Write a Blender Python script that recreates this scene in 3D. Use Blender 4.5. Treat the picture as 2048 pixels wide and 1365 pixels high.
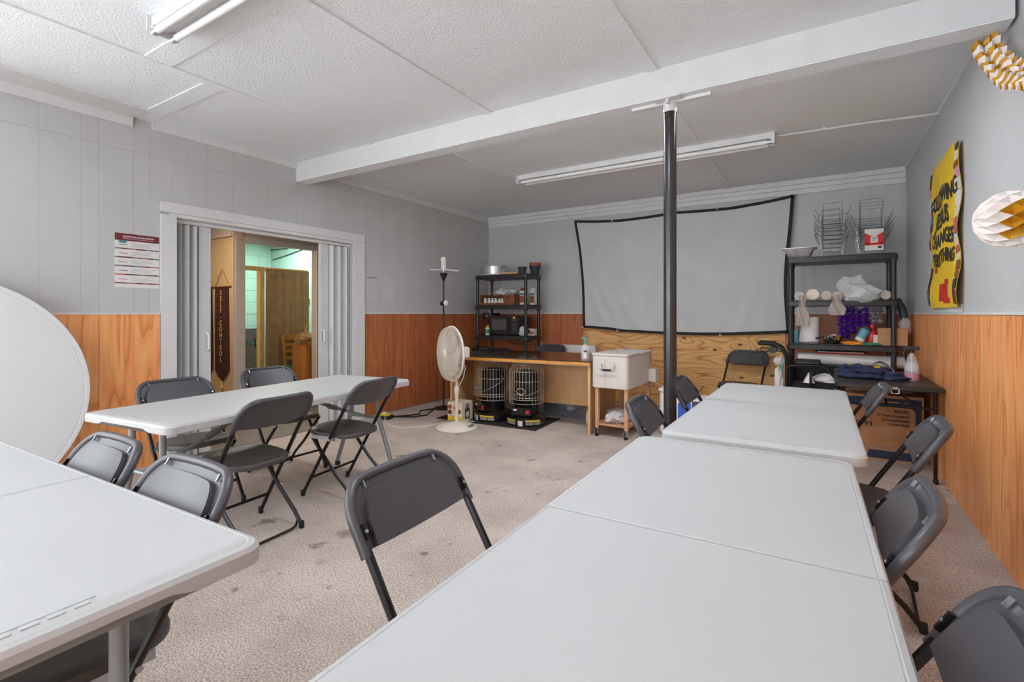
import bpy, bmesh, math, random
from mathutils import Vector, Matrix, noise as mnoise
random.seed(7)
for o in list(bpy.data.objects): bpy.data.objects.remove(o)
scene = bpy.context.scene
COL = scene.collection
PI = math.pi
# ------------------------------------------------------------------ calibration (photo 2048 x 1365)
FPX, CXP, HYP, VXP, CAMH = 988.0, 1024.0, 627.0, 1640.0, 1.26
YAW = math.atan((VXP - CXP) / FPX); SY, CY = math.sin(YAW), math.cos(YAW)
def ray(u, v):
    a = (u - CXP) / FPX
    return (a * CY - SY, a * SY + CY, -(v - HYP) / FPX)
def atz(u, v, z):
    r = ray(u, v); t = (z - CAMH) / r[2]; return Vector((r[0] * t, r[1] * t, z))
def atx(u, v, x):
    r = ray(u, v); t = x / r[0]; return Vector((x, r[1] * t, CAMH + r[2] * t))
def aty(u, v, y):
    r = ray(u, v); t = y / r[1]; return Vector((r[0] * t, y, CAMH + r[2] * t))
# ------------------------------------------------------------------ camera
cam = bpy.data.cameras.new('camera'); camo = bpy.data.objects.new('camera', cam); COL.objects.link(camo)
camo.location = (0, 0, CAMH); camo.rotation_euler = (PI / 2, 0, YAW)
cam.sensor_width = 36; cam.lens = 36 * FPX / 2048
cam.shift_y = -(682.5 - HYP) / 2048 ; cam.clip_start = .02
scene.camera = camo
# ------------------------------------------------------------------ sky, windows' light, exposure
w = bpy.data.worlds.new('overcast_sky'); scene.world = w; w.use_nodes = True
bg = w.node_tree.nodes['Background']; bg.inputs[0].default_value = (.90, .955, 1.0, 1); bg.inputs[1].default_value = 5.2
scene.view_settings.view_transform = 'Standard'; scene.view_settings.look = 'None'
scene.view_settings.gamma = 1; scene.view_settings.use_curve_mapping = False
scene.view_settings.exposure = 0.68
sl_ = bpy.data.lights.new('sun', 'SUN'); sl_.energy = 17; sl_.angle = .02; sl_.color = (.97, .98, 1)
slo = bpy.data.objects.new('sun', sl_); COL.objects.link(slo); slo.location = (0, 8, 12); slo.rotation_euler = (math.radians(-38), 0, 0)   # stands behind the building, lights the street outside the windows
XL, XR, YB, ZC, YF = -4.65, .79, 6.72, 2.83, -2.0
WIN = [('y', -4.2, -2.2, .75, 2.45), ('y', -1.85, .2, .75, 2.45), ('x', -1.9, -.22, .10, 2.74), ('x', -.13, .48, .10, 2.74)]   # shop windows behind camera, left-wall window; last one added to brighten the right wall
def portal(loc, rot, sx, sy):
    l = bpy.data.lights.new('window_portal', 'AREA'); l.shape = 'RECTANGLE'; l.size = sx; l.size_y = sy; l.energy = 1
    l.cycles.is_portal = True
    o = bpy.data.objects.new('window_portal', l); COL.objects.link(o); o.location = loc; o.rotation_euler = rot
for ax, a, b, z0, z1 in WIN:
    if ax == 'y': portal(((a + b) / 2, YF - .12, (z0 + z1) / 2), (PI / 2, 0, 0), b - a, z1 - z0)
    else: portal((XL - .14, (a + b) / 2, (z0 + z1) / 2), (PI / 2, 0, -PI / 2), b - a, z1 - z0)
# ------------------------------------------------------------------ materials
def L(r, g, b):
    f = lambda c: (c / 255 / 12.92) if c / 255 <= .04045 else ((c / 255 + .055) / 1.055) ** 2.4
    return (f(r), f(g), f(b), 1)
M = {}
def base(name, col, rough=.6, metal=0, spec=.5):
    m = bpy.data.materials.new(name); m.use_nodes = True; M[name] = m
    p = m.node_tree.nodes['Principled BSDF']
    p.inputs['Base Color'].default_value = col; p.inputs['Roughness'].default_value = rough
    p.inputs['Metallic'].default_value = metal; p.inputs['Specular IOR Level'].default_value = spec
    return m, m.node_tree.nodes, m.node_tree.links, p
def coords(N, K, scale=(1, 1, 1), rnd=False):
    tc = N.new('ShaderNodeTexCoord'); mp = N.new('ShaderNodeMapping'); mp.inputs['Scale'].default_value = scale
    src = tc.outputs['Object']
    if rnd:
        oi = N.new('ShaderNodeObjectInfo'); mu = N.new('ShaderNodeVectorMath'); mu.operation = 'MULTIPLY_ADD'
        cb = N.new('ShaderNodeCombineXYZ'); 
        for i in range(3): K.new(oi.outputs['Random'], cb.inputs[i])
        K.new(cb.outputs[0], mu.inputs[0]); mu.inputs[1].default_value = (17.3, 23.1, 9.7); K.new(src, mu.inputs[2]); src = mu.outputs[0]
    K.new(src, mp.inputs['Vector']); return mp.outputs[0]
def noise(N, K, vec, scale, detail=3, rough=.5, dist=0):
    n = N.new('ShaderNodeTexNoise'); n.inputs['Scale'].default_value = scale; n.inputs['Detail'].default_value = detail
    n.inputs['Roughness'].default_value = rough; n.inputs['Distortion'].default_value = dist; K.new(vec, n.inputs['Vector']); return n.outputs['Fac']
def ramp(N, K, fac, stops):
    r = N.new('ShaderNodeValToRGB'); e = r.color_ramp.elements
    while len(e) < len(stops): e.new(.5)
    for q, (p, c) in zip(e, stops): q.position = p; q.color = c
    K.new(fac, r.inputs[0]); return r.outputs[0]
def bump(N, K, P, h, strength, dist=.01):
    b = N.new('ShaderNodeBump'); b.inputs['Strength'].default_value = strength; b.inputs['Distance'].default_value = dist
    K.new(h, b.inputs['Height']); K.new(b.outputs[0], P.inputs['Normal'])
def mix(N, K, f, a, b, mode='MIX'):
    m = N.new('ShaderNodeMix'); m.data_type = 'RGBA'; m.blend_type = mode
    for s, v in ((m.inputs[0], f), (m.inputs[6], a), (m.inputs[7], b)):
        if hasattr(v, 'is_output'): K.new(v, s)
        else: s.default_value = v
    return m.outputs[2]
def plain(name, col, rough=.6, metal=0, spec=.5, var=.06, bs=0, bstr=.15, scale=9, bd=.004):
    m, N, K, P = base(name, col, rough, metal, spec)
    v = coords(N, K); n = noise(N, K, v, scale, 4)
    d = tuple(c * (1 - var * 2) for c in col[:3]) + (1,); l = tuple(min(1, c * (1 + var)) for c in col[:3]) + (1,)
    K.new(ramp(N, K, n, [(.3, d), (.7, l)]), P.inputs['Base Color'])
    if bs: bump(N, K, P, noise(N, K, v, bs, 3), bstr, bd)
    return m
def wood(name, dark, mid, light, scl=(7, 7, .8), rings=14, rnd=True, rough=.42, ringmix=.45, fine=90):
    m, N, K, P = base(name, mid, rough)
    v = coords(N, K, scl, rnd)
    n1 = noise(N, K, v, 1.0, 2, .45, .25)
    mm = N.new('ShaderNodeMath'); mm.operation = 'MULTIPLY'; mm.inputs[1].default_value = rings; K.new(n1, mm.inputs[0])
    fr = N.new('ShaderNodeMath'); fr.operation = 'FRACT'; K.new(mm.outputs[0], fr.inputs[0])
    c1 = ramp(N, K, fr.outputs[0], [(0, dark), (.22, mid), (.7, light), (.96, mid), (1, dark)])
    c0 = ramp(N, K, n1, [(.32, mid), (.66, light)])
    c = mix(N, K, ringmix, c0, c1)
    f = noise(N, K, v, 9, 5, .65)
    fc = ramp(N, K, f, [(.35, (.80, .78, .76, 1)), (.62, (1.0, 1.0, 1.0, 1))])
    c = mix(N, K, .55, c, fc, 'MULTIPLY')
    K.new(c, P.inputs['Base Color']); bump(N, K, P, f, .05, .002); return m
m, N, K, P = base('white_paint', (.66, .66, .66, 1), .55)
v = coords(N, K); n = noise(N, K, v, 2.2, 5, .6)
K.new(ramp(N, K, n, [(.3, (.51, .51, .51, 1)), (.7, (.55, .55, .55, 1))]), P.inputs['Base Color'])
v2 = coords(N, K, (60, 60, 3)); bump(N, K, P, noise(N, K, v2, 1.5, 3), .12, .003)
m, N, K, P = base('ceiling_paint', (.82, .82, .82, 1), .9, spec=.2)
v = coords(N, K); n = noise(N, K, v, 1.3, 4)
K.new(ramp(N, K, n, [(.3, (.80, .825, .845, 1)), (.7, (.84, .865, .885, 1))]), P.inputs['Base Color'])
bump(N, K, P, noise(N, K, v, 75, 3, .6), .55, .012)
plain('trim_paint', (.70, .70, .70, 1), .5, var=.02, bs=30, bstr=.08)
plain('door_vinyl', (.62, .63, .64, 1), .45, var=.02, bs=60, bstr=.05)
plain('jamb_paint', (.52, .53, .55, 1), .5, var=.04, bs=20, bstr=.1)
# carpet
m, N, K, P = base('carpet', L(165, 146, 132), .95, spec=.1)
v = coords(N, K)
s1 = noise(N, K, v, 120, 3, .75); s2 = noise(N, K, v, 2.2, 5, .6); s3 = noise(N, K, v, 5.5, 4, .55)
c = ramp(N, K, s1, [(.30, L(136, 120, 110)), (.5, L(208, 191, 180)), (.70, L(250, 240, 232))])
c = mix(N, K, 1.0, c, ramp(N, K, s2, [(.35, (.80, .79, .78, 1)), (.6, (1, 1, 1, 1))]), 'MULTIPLY')
c = mix(N, K, 1.0, c, ramp(N, K, s3, [(.29, (.52, .47, .44, 1)), (.36, (1, 1, 1, 1))]), 'MULTIPLY')
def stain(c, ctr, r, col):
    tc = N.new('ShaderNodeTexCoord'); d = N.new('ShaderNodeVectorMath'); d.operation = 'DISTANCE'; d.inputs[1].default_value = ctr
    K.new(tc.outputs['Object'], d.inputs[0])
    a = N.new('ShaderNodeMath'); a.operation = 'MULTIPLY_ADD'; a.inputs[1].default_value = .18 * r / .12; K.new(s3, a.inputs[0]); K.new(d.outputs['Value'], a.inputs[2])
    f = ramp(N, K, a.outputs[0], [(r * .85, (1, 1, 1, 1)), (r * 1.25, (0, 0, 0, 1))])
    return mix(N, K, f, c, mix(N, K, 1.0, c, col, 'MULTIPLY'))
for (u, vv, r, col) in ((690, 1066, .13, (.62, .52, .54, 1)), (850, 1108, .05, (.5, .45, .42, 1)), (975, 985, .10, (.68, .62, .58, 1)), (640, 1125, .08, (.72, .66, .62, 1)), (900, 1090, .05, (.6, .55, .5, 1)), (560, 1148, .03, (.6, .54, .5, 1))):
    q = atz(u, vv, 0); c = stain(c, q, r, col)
K.new(c, P.inputs['Base Color']); bump(N, K, P, s1, .8, .012)
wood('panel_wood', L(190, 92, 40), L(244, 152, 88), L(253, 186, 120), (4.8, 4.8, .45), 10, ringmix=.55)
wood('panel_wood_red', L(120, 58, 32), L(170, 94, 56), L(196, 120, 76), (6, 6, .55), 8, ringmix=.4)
# plywood with knots: growth rings bend round each knot
m, N, K, P = base('plywood', L(222, 168, 104), .6)
v = coords(N, K, (.8, 3, 3.6)); n1 = noise(N, K, v, 1.0, 2, .45, .3); acc = n1; dark = None
for (u, vv, amp) in ((1480, 690, .5), (1483, 756, .42), (1545, 752, .6), (1366, 756, .5), (1190, 717, .5), (1368, 676, .4), (1275, 735, .3), (1430, 700, .25)):
    q = aty(u, vv, 6.70); tc = N.new('ShaderNodeTexCoord'); mp = N.new('ShaderNodeMapping'); mp.inputs['Scale'].default_value = (.55, 0, 1); mp.inputs['Location'].default_value = (-q.x*.55, 0, -q.z)
    K.new(tc.outputs['Object'], mp.inputs['Vector']); ln = N.new('ShaderNodeVectorMath'); ln.operation = 'LENGTH'; K.new(mp.outputs[0], ln.inputs[0])
    e = N.new('ShaderNodeMath'); e.operation = 'MULTIPLY'; e.inputs[1].default_value = -1/.06; K.new(ln.outputs['Value'], e.inputs[0])
    x = N.new('ShaderNodeMath'); x.operation = 'EXPONENT'; K.new(e.outputs[0], x.inputs[0])
    s = N.new('ShaderNodeMath'); s.operation = 'MULTIPLY_ADD'; s.inputs[1].default_value = amp; K.new(x.outputs[0], s.inputs[0]); K.new(acc, s.inputs[2]); acc = s.outputs[0]
    if dark is None: dark = x.outputs[0]
    else:
        mxm = N.new('ShaderNodeMath'); mxm.operation = 'MAXIMUM'; K.new(dark, mxm.inputs[0]); K.new(x.outputs[0], mxm.inputs[1]); dark = mxm.outputs[0]
mm = N.new('ShaderNodeMath'); mm.operation = 'MULTIPLY'; mm.inputs[1].default_value = 13; K.new(acc, mm.inputs[0])
fr = N.new('ShaderNodeMath'); fr.operation = 'FRACT'; K.new(mm.outputs[0], fr.inputs[0])
c = ramp(N, K, fr.outputs[0], [(0, L(168, 106, 48)), (.10, L(214, 158, 92)), (.6, L(232, 182, 116)), (.93, L(216, 160, 94)), (1, L(168, 106, 48))])
c = mix(N, K, ramp(N, K, dark, [(.72, (0, 0, 0, 1)), (.85, (1, 1, 1, 1))]), c, L(96, 54, 24))
f = noise(N, K, coords(N, K, (2, 20, 60)), 2, 4, .6); c = mix(N, K, .5, c, ramp(N, K, f, [(.3, (.84, .82, .8, 1)), (.6, (1, 1, 1, 1))]), 'MULTIPLY'); K.new(c, P.inputs['Base Color'])
wood('desk_wood', L(170, 120, 70), L(205, 158, 106), L(216, 172, 120), (5, 5, .6), 5, ringmix=.2)
wood('honey_wood', L(150, 86, 20), L(206, 138, 46), L(222, 158, 66), (6, 6, .7), 6, ringmix=.3)
wood('cabinet_wood', L(140, 74, 22), L(190, 112, 42), L(206, 130, 54), (6, 6, .7), 6, ringmix=.3)
wood('crate_wood', L(80, 44, 26), L(120, 70, 42), L(140, 86, 54), (3, 3, 9), 5, ringmix=.3)
wood('cart_wood', L(160, 110, 78), L(198, 148, 112), L(208, 160, 124), (6, 6, .7), 5, ringmix=.2)
wood('pine', L(196, 150, 80), L(232, 192, 124), L(240, 204, 140), (6, 6, .7), 5, ringmix=.3)
plain('desk_top', L(74, 54, 42), .12, var=.06, spec=.6)
plain('round_plastic', (.68, .68, .68, 1), .5, var=.012, scale=3)
plain('paper_dim', (.58, .58, .58, 1), .8, var=.02)
plain('table_plastic', (.45, .45, .45, 1), .5, var=.012, bs=420, bstr=.10, bd=.002, scale=3)
plain('table_leg', L(150, 156, 162), .35, .5, var=.03)
plain('chair_plastic', L(70, 68, 72), .38, var=.05, bs=500, bstr=.08, bd=.001)
plain('seat_plastic', L(74, 69, 67), .42, var=.06, bs=500, bstr=.08, bd=.001)
plain('chair_metal', L(30, 29, 30), .32, .3, var=.05)
plain('steel', L(190, 192, 196), .28, .9, var=.05)
plain('chrome', L(205, 205, 208), .14, 1, var=.03)
plain('black_plastic', L(33, 31, 32), .45, var=.08)
plain('shelf_plastic', L(48, 46, 46), .42, var=.06, bs=200, bstr=.05)
plain('black_fabric', L(28, 28, 33), .9, var=.2, bs=120, bstr=.3)
plain('black_rubber', L(24, 23, 23), .7, var=.1)
plain('pillar_paint', L(48, 44, 45), .22, .15, spec=.7, var=.1, bs=90, bstr=.16, bd=.004)
plain('fan_cream', L(226, 217, 204), .4, var=.03)
plain('fan_blade', L(200, 192, 180), .4, var=.03)
plain('cooler_cream', L(208, 198, 190), .4, var=.02, bs=150, bstr=.03)
plain('screen_cloth', (.58, .585, .59, 1), .85, var=.03, bs=300, bstr=.05, scale=3)
plain('screen_border', L(22, 20, 22), .7)
plain('fixture_white', (.74, .74, .74, 1), .4, var=.03)
plain('tube_glass', (.80, .80, .79, 1), .18, var=.01)
plain('paper', L(226, 224, 222), .8, var=.02)
plain('white_board', L(222, 214, 208), .6, var=.03)
plain('ink', L(52, 50, 54), .8)
plain('ink_grey', L(132, 126, 128), .8)
plain('ink_blue', L(54, 62, 90), .8, var=.1)
plain('maroon', L(112, 40, 48), .7)
plain('teal', L(66, 142, 146), .7)
plain('salmon', L(196, 96, 92), .7)
plain('slate', L(66, 72, 84), .7)
plain('gold_text', L(214, 178, 110), .5)
plain('velvet', L(74, 36, 36), .85, var=.25, scale=14, bs=60, bstr=.2)
plain('yellow_paper', L(238, 196, 40), .75, var=.05)
plain('red_paper', L(206, 44, 34), .7)
plain('pink_paper', L(206, 150, 162), .7)
plain('green_paper', L(60, 138, 100), .7)
plain('blue_paper', L(70, 84, 128), .7)
plain('lantern_white', L(236, 226, 220), .8, var=.02)
plain('lantern_gold', L(208, 150, 30), .6, var=.1)
plain('foil', L(214, 216, 220), .3, .65, var=.15, bs=40, bstr=.5)
plain('wire', L(150, 150, 152), .3, .9, var=.1)
plain('cage_wire', L(196, 186, 172), .35, .6, var=.1)
plain('enamel_black', L(24, 22, 22), .25, var=.1)
plain('label_yellow', L(222, 192, 40), .5)
plain('label_grey', L(150, 140, 132), .5, var=.2, scale=40)
plain('label_white', L(220, 214, 208), .6)
plain('red_plastic', L(206, 42, 44), .35)
plain('blue_plastic', L(40, 84, 180), .4)
plain('teal_plastic', L(60, 160, 164), .4)
plain('teal_can', L(96, 170, 184), .45)
plain('orange_cloth', L(242, 152, 40), .85, bs=40, bstr=.3)
plain('green_cloth', L(50, 150, 110), .85, bs=40, bstr=.3)
plain('navy_cloth', L(44, 52, 88), .9, var=.12, bs=60, bstr=.3)
plain('cardboard', L(188, 138, 96), .85, var=.05, bs=60, bstr=.05)
plain('cardboard_dark', L(176, 122, 82), .85, var=.05)
plain('pot_green', L(38, 58, 64), .5)
plain('terracotta', L(168, 92, 66), .8)
plain('purple_foil', L(136, 58, 226), .25, .35, var=.3, scale=40)
plain('silver_foil', L(216, 216, 220), .25, .4, var=.3, scale=40)
plain('teal_wall', L(150, 200, 196), .6, var=.03, bs=12, bstr=.1)
plain('beige_panel', L(214, 186, 146), .5, var=.03)
plain('pink_trim', L(206, 192, 184), .5, var=.02)
plain('curtain_cloth', L(178, 150, 114), .9, var=.08, bs=120, bstr=.1)
plain('rope', L(180, 142, 90), .8)
plain('grey_floor', L(120, 112, 104), .8, var=.1)
plain('pavement', (.60, .61, .62, 1), .9, var=.1)
plain('paper_cup', L(232, 218, 204), .7)
plain('dark_screen', L(84, 78, 78), .15)
plain('foam_white', L(235, 232, 230), .8)
plain('mat_black', L(30, 30, 32), .85, bs=80, bstr=.3)
plain('cream_box', L(230, 218, 190), .6, var=.05)
plain('brown_print', L(150, 84, 50), .6, var=.3, scale=30)
plain('purple_tint', L(90, 70, 110), .4, var=.3, scale=12)
plain('white_cable', L(228, 222, 214), .5)
plain('candy_pink', L(220, 170, 176), .5, var=.1)
def clear(name, col, alpha, rough=.1):
    m, N, K, P = base(name, col, rough); P.inputs['Alpha'].default_value = alpha; return m
clear('plastic_film', (.82, .82, .82, 1), .55, .25); clear('clear_plastic', (.86, .88, .9, 1), .28, .08)
clear('pink_soap', L(214, 40, 120), .85, .1); clear('bin_plastic', (.50, .54, .60, 1), .30, .15); clear('tan_film', L(206, 170, 110), .5, .2)
clear('cup_film', L(200, 186, 176), .6, .3)
m, N, K, P = base('window_glass', (1, 1, 1, 1), .0)
tr = N.new('ShaderNodeBsdfTransparent'); gl = N.new('ShaderNodeBsdfGlossy'); gl.inputs['Roughness'].default_value = .02
mx = N.new('ShaderNodeMixShader'); mx.inputs[0].default_value = .06; K.new(tr.outputs[0], mx.inputs[1]); K.new(gl.outputs[0], mx.inputs[2])
K.new(mx.outputs[0], N['Material Output'].inputs[0])
# ------------------------------------------------------------------ mesh helpers
class MB:
    def __init__(s): s.v = []; s.f = []
    def add(s, v, f):
        n = len(s.v); s.v += [tuple(p) for p in v]; s.f += [tuple(i + n for i in q) for q in f]; return s
    def box(s, x0, x1, y0, y1, z0, z1):
        return s.add([(x0,y0,z0),(x1,y0,z0),(x1,y1,z0),(x0,y1,z0),(x0,y0,z1),(x1,y0,z1),(x1,y1,z1),(x0,y1,z1)],
                     [(3,2,1,0),(4,5,6,7),(0,1,5,4),(1,2,6,5),(2,3,7,6),(3,0,4,7)])
    def loft(s, rings, c0=True, c1=True):
        n = len(rings[0]); v = [p for r in rings for p in r]; f = []
        for i in range(len(rings) - 1):
            for j in range(n):
                k = (j + 1) % n; f.append((i*n+j, i*n+k, (i+1)*n+k, (i+1)*n+j))
        if c0: f.append(tuple(range(n))[::-1])
        if c1: f.append(tuple((len(rings)-1)*n + j for j in range(n)))
        return s.add(v, f)
    def tube(s, path, r, n=8, closed=False, caps=True):
        P = [Vector(p) for p in path]; k = len(P); rr = r if isinstance(r, (list, tuple)) else [r] * k
        T = []
        for i in range(k):
            a = P[(i-1) % k] if (closed or i > 0) else P[i]; b = P[(i+1) % k] if (closed or i < k-1) else P[i]
            t = (b - a); T.append(t.normalized() if t.length > 1e-9 else Vector((0,0,1)))
        u = T[0].orthogonal().normalized(); rings = []
        for i in range(k):
            u = (u - T[i] * u.dot(T[i])); u = u.normalized() if u.length > 1e-6 else T[i].orthogonal().normalized()
            w2 = T[i].cross(u)
            rings.append([P[i] + (u * math.cos(2*PI*j/n) + w2 * math.sin(2*PI*j/n)) * rr[i] for j in range(n)])
        if closed: rings.append(rings[0]); return s.loft(rings, False, False)
        return s.loft(rings, caps, caps)
    def lathe(s, prof, n=24, c=(0,0,0), caps=True):
        rings = [[(c[0] + r*math.cos(2*PI*j/n), c[1] + r*math.sin(2*PI*j/n), c[2] + z) for j in range(n)] for r, z in prof]
        return s.loft(rings, caps, caps)
    def prism(s, out, f0, f1):
        return s.loft([[f0(a, b) for a, b in out], [f1(a, b) for a, b in out]])
    def grid(s, nu, nv, fn):
        v = [fn(i / nu, j / nv) for j in range(nv + 1) for i in range(nu + 1)]
        return s.add(v, [(j*(nu+1)+i, j*(nu+1)+i+1, (j+1)*(nu+1)+i+1, (j+1)*(nu+1)+i) for j in range(nv) for i in range(nu)])
    def sheet(s, nu, nv, fn, off):
        n = len(s.v); s.grid(nu, nv, fn); s.grid(nu, nv, lambda a, b: Vector(fn(a, b)) + Vector(off)); m2 = (nu+1)*(nv+1)
        # flip second and close the rim
        k = nu * nv; s.f[-k:] = [q[::-1] for q in s.f[-k:]]
        b = [i for i in range(nu+1)] + [j*(nu+1)+nu for j in range(1, nv+1)] + [nv*(nu+1)+i for i in range(nu-1, -1, -1)] + [j*(nu+1) for j in range(nv-1, 0, -1)]
        for i in range(len(b)):
            a, c = b[i], b[(i+1) % len(b)]; s.f.append((n+c, n+a, n+a+m2, n+c+m2))
        return s
    def xf(s, mat):
        s.v = [tuple(mat @ Vector(p)) for p in s.v]; return s
    def build(s, name, mat, parent=None, smooth=True, ang=38):
        me = bpy.data.meshes.new(name); me.from_pydata(s.v, [], s.f)
        b = bmesh.new(); b.from_mesh(me); bmesh.ops.recalc_face_normals(b, faces=b.faces); b.to_mesh(me); b.free()
        if smooth:
            me.polygons.foreach_set('use_smooth', [True] * len(me.polygons)); me.set_sharp_from_angle(angle=math.radians(ang))
        me.materials.append(M[mat]); me.update()
        o = bpy.data.objects.new(name, me); COL.objects.link(o)
        if parent: o.parent = parent
        return o
def rrect(w, h, r, n=5, cx=0, cy=0):
    out = []
    for sx, sy, a0 in ((1, 1, 0), (-1, 1, PI/2), (-1, -1, PI), (1, -1, 1.5*PI)):
        for i in range(n + 1):
            a = a0 + PI/2 * i / n; out.append((cx + sx*(w/2 - r) + r*math.cos(a), cy + sy*(h/2 - r) + r*math.sin(a)))
    return out
def tag(o, label, cat, group=None):
    o['label'] = label; o['category'] = cat
    if group: o['group'] = group
    return o
def thing(name, label, cat, loc=(0,0,0), rz=0, group=None, rot=None):
    o = bpy.data.objects.new(name, None); COL.objects.link(o); o.location = loc; o.rotation_euler = rot or (0, 0, rz); o.empty_display_size = .1
    return tag(o, label, cat, group)
def dup(o, parent=None, **kw):
    c = o.copy(); COL.objects.link(c); c.parent = parent
    for ch in list(o.children): dup(ch, c)
    return c
def struct(o): o['kind'] = 'structure'; return o
def bx(name, mat, parent, *b, smooth=False): return MB().box(*b).build(name, mat, parent, smooth)
def rbox(mb, x0, x1, y0, y1, z0, z1, r=.01, e=.004):   # box with rounded vertical edges and eased top and bottom
    w2, h2, cx, cy = x1-x0, y1-y0, (x0+x1)/2, (y0+y1)/2
    rings = []
    for z, i in ((z0, e), (z0+e, 0), (z1-e, 0), (z1, e)):
        rings.append([(a, b, z) for a, b in rrect(w2-2*i, h2-2*i, max(r-i, .001), 4, cx, cy)])
    return mb.loft(rings)
def text(body, size, mat, parent, loc, rot=(0,0,0), align='CENTER', name='lettering', ext=.0006, bold=0, sx=1, spacing=1.0, shear=0):
    c = bpy.data.curves.new('txt', 'FONT'); c.body = body; c.size = size; c.align_x = align; c.extrude = ext; c.offset = bold; c.space_line = spacing; c.shear = shear; c.resolution_u = 3
    t = bpy.data.objects.new('txt', c); COL.objects.link(t)
    me = bpy.data.meshes.new_from_object(t.evaluated_get(bpy.context.evaluated_depsgraph_get()))
    bpy.data.objects.remove(t); bpy.data.curves.remove(c); me.materials.clear(); me.materials.append(M[mat])
    o = bpy.data.objects.new(name, me); COL.objects.link(o); o.parent = parent; o.location = loc; o.rotation_euler = rot; o.scale = (sx, 1, 1); return o
def arc(c, r, a0, a1, n, ax='xz'):
    out = []
    for i in range(n + 1):
        a = a0 + (a1 - a0) * i / n; p = (r*math.cos(a), r*math.sin(a))
        out.append((c[0]+p[0], c[1], c[2]+p[1]) if ax == 'xz' else (c[0]+p[0], c[1]+p[1], c[2]) if ax == 'xy' else (c[0], c[1]+p[0], c[2]+p[1]))
    return out
def crumple(c, size, mat, name, parent, seed=0, n=3, amp=.28, ground=True):
    b = bmesh.new(); bmesh.ops.create_icosphere(b, subdivisions=n, radius=1)
    for q in b.verts:
        d = q.co.normalized(); k = 1 + amp * (mnoise.noise(d * 2.1 + Vector((seed*3.7, 1.3, seed))) * 1.3 + .5 * mnoise.noise(d * 5.3 + Vector((seed, seed*2.2, 4))))
        p = d * k; q.co = Vector((p.x*size[0], p.y*size[1], p.z*size[2]))
    zmin = min(q.co.z for q in b.verts)
    for q in b.verts:
        if ground and q.co.z < -size[2]*.62: q.co.z = -size[2]*.62
    off = size[2]*.62 if ground else 0
    me = bpy.data.meshes.new(name); b.to_mesh(me); b.free()
    me.polygons.foreach_set('use_smooth', [True]*len(me.polygons)); me.set_sharp_from_angle(angle=math.radians(32)); me.materials.append(M[mat])
    o = bpy.data.objects.new(name, me); COL.objects.link(o); o.location = (c[0], c[1], c[2] + off)
    if parent: o.parent = parent
    return o
# ================================================================== ROOM SHELL
T = .12
fl = struct(MB().box(XL - T, XR + T, YF - T, YB + T, -.1, 0).build('floor', 'carpet', None, False))
ce = struct(MB().box(XL - T, XR + T, YF - T, YB + T, ZC, ZC + .12).build('ceiling', 'ceiling_paint', None, False))
gd = struct(MB().box(-14, 12, YF - T - 14, YF - T, -.25, -.05).box(XL - T - 9, XL - T, YF - T, 0.49, -.25, -.05).build('ground', 'pavement', None, False))
# wall_left with the wide doorway, a window and an added second one
D0, D1, DH = 2.05, 3.93, 2.09
wl = MB(); _, wa, wb, wz0, wz1 = WIN[2]; _, va, vb, vz0, vz1 = WIN[3]
wl.box(XL - T, XL, YF - T, wa, 0, ZC); wl.box(XL - T, XL, wa, wb, 0, wz0); wl.box(XL - T, XL, wa, wb, wz1, ZC)
wl.box(XL - T, XL, wb, va, 0, ZC); wl.box(XL - T, XL, va, vb, 0, vz0); wl.box(XL - T, XL, va, vb, vz1, ZC); wl.box(XL - T, XL, vb, D0, 0, ZC); wl.box(XL - T, XL, D0, D1, DH, ZC); wl.box(XL - T, XL, D1, YB + T, 0, ZC)
wall_left = struct(wl.build('wall_left', 'white_paint', None, False))
wall_back = struct(MB().box(XL, XR, YB, YB + T, 0, ZC).build('wall_back', 'white_paint', None, False))
wall_right = struct(MB().box(XR, XR + T, YF - T, YB + T, 0, ZC).build('wall_right', 'white_paint', None, False))
wf = MB(); ys = (YF - T, YF); xs = [XL, WIN[0][1], WIN[0][2], WIN[1][1], WIN[1][2], XR]
for i in (0, 2, 4): wf.box(xs[i], xs[i+1], *ys, 0, ZC)
for i in (1, 3): wf.box(xs[i], xs[i+1], *ys, 0, WIN[0][3]); wf.box(xs[i], xs[i+1], *ys, WIN[0][4], ZC)
wall_front = struct(wf.build('wall_front', 'white_paint', None, False))
for k, (ax, a, b, z0, z1) in enumerate(WIN):
    e = struct(thing('window_%d' % (k + 1), '', '', (0, 0, 0)));
    for q in ('label', 'category'): del e[q]
    f = MB(); w4 = .05
    def wb_(a0, a1, c0, c1, mb):
        if ax == 'y': mb.box(a0, a1, YF - T + .02, YF - .02, c0, c1)
        else: mb.box(XL - T + .02, XL - .02, a0, a1, c0, c1)
    wb_(a, a + w4, z0, z1, f); wb_(b - w4, b, z0, z1, f); wb_(a + w4, b - w4, z0, z0 + w4, f); wb_(a + w4, b - w4, z1 - w4, z1, f); wb_((a+b)/2 - .02, (a+b)/2 + .02, z0 + w4, z1 - w4, f)
    f.build('window_frame', 'trim_paint', e, False)
    for p0, p1 in ((a + w4, (a+b)/2 - .02), ((a+b)/2 + .02, b - w4)):
        g = MB()
        if ax == 'y': g.box(p0, p1, YF - .065, YF - .06, z0 + w4, z1 - w4)
        else: g.box(XL - .065, XL - .06, p0, p1, z0 + w4, z1 - w4)
        g.build('pane', 'window_glass', e, False)
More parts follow.
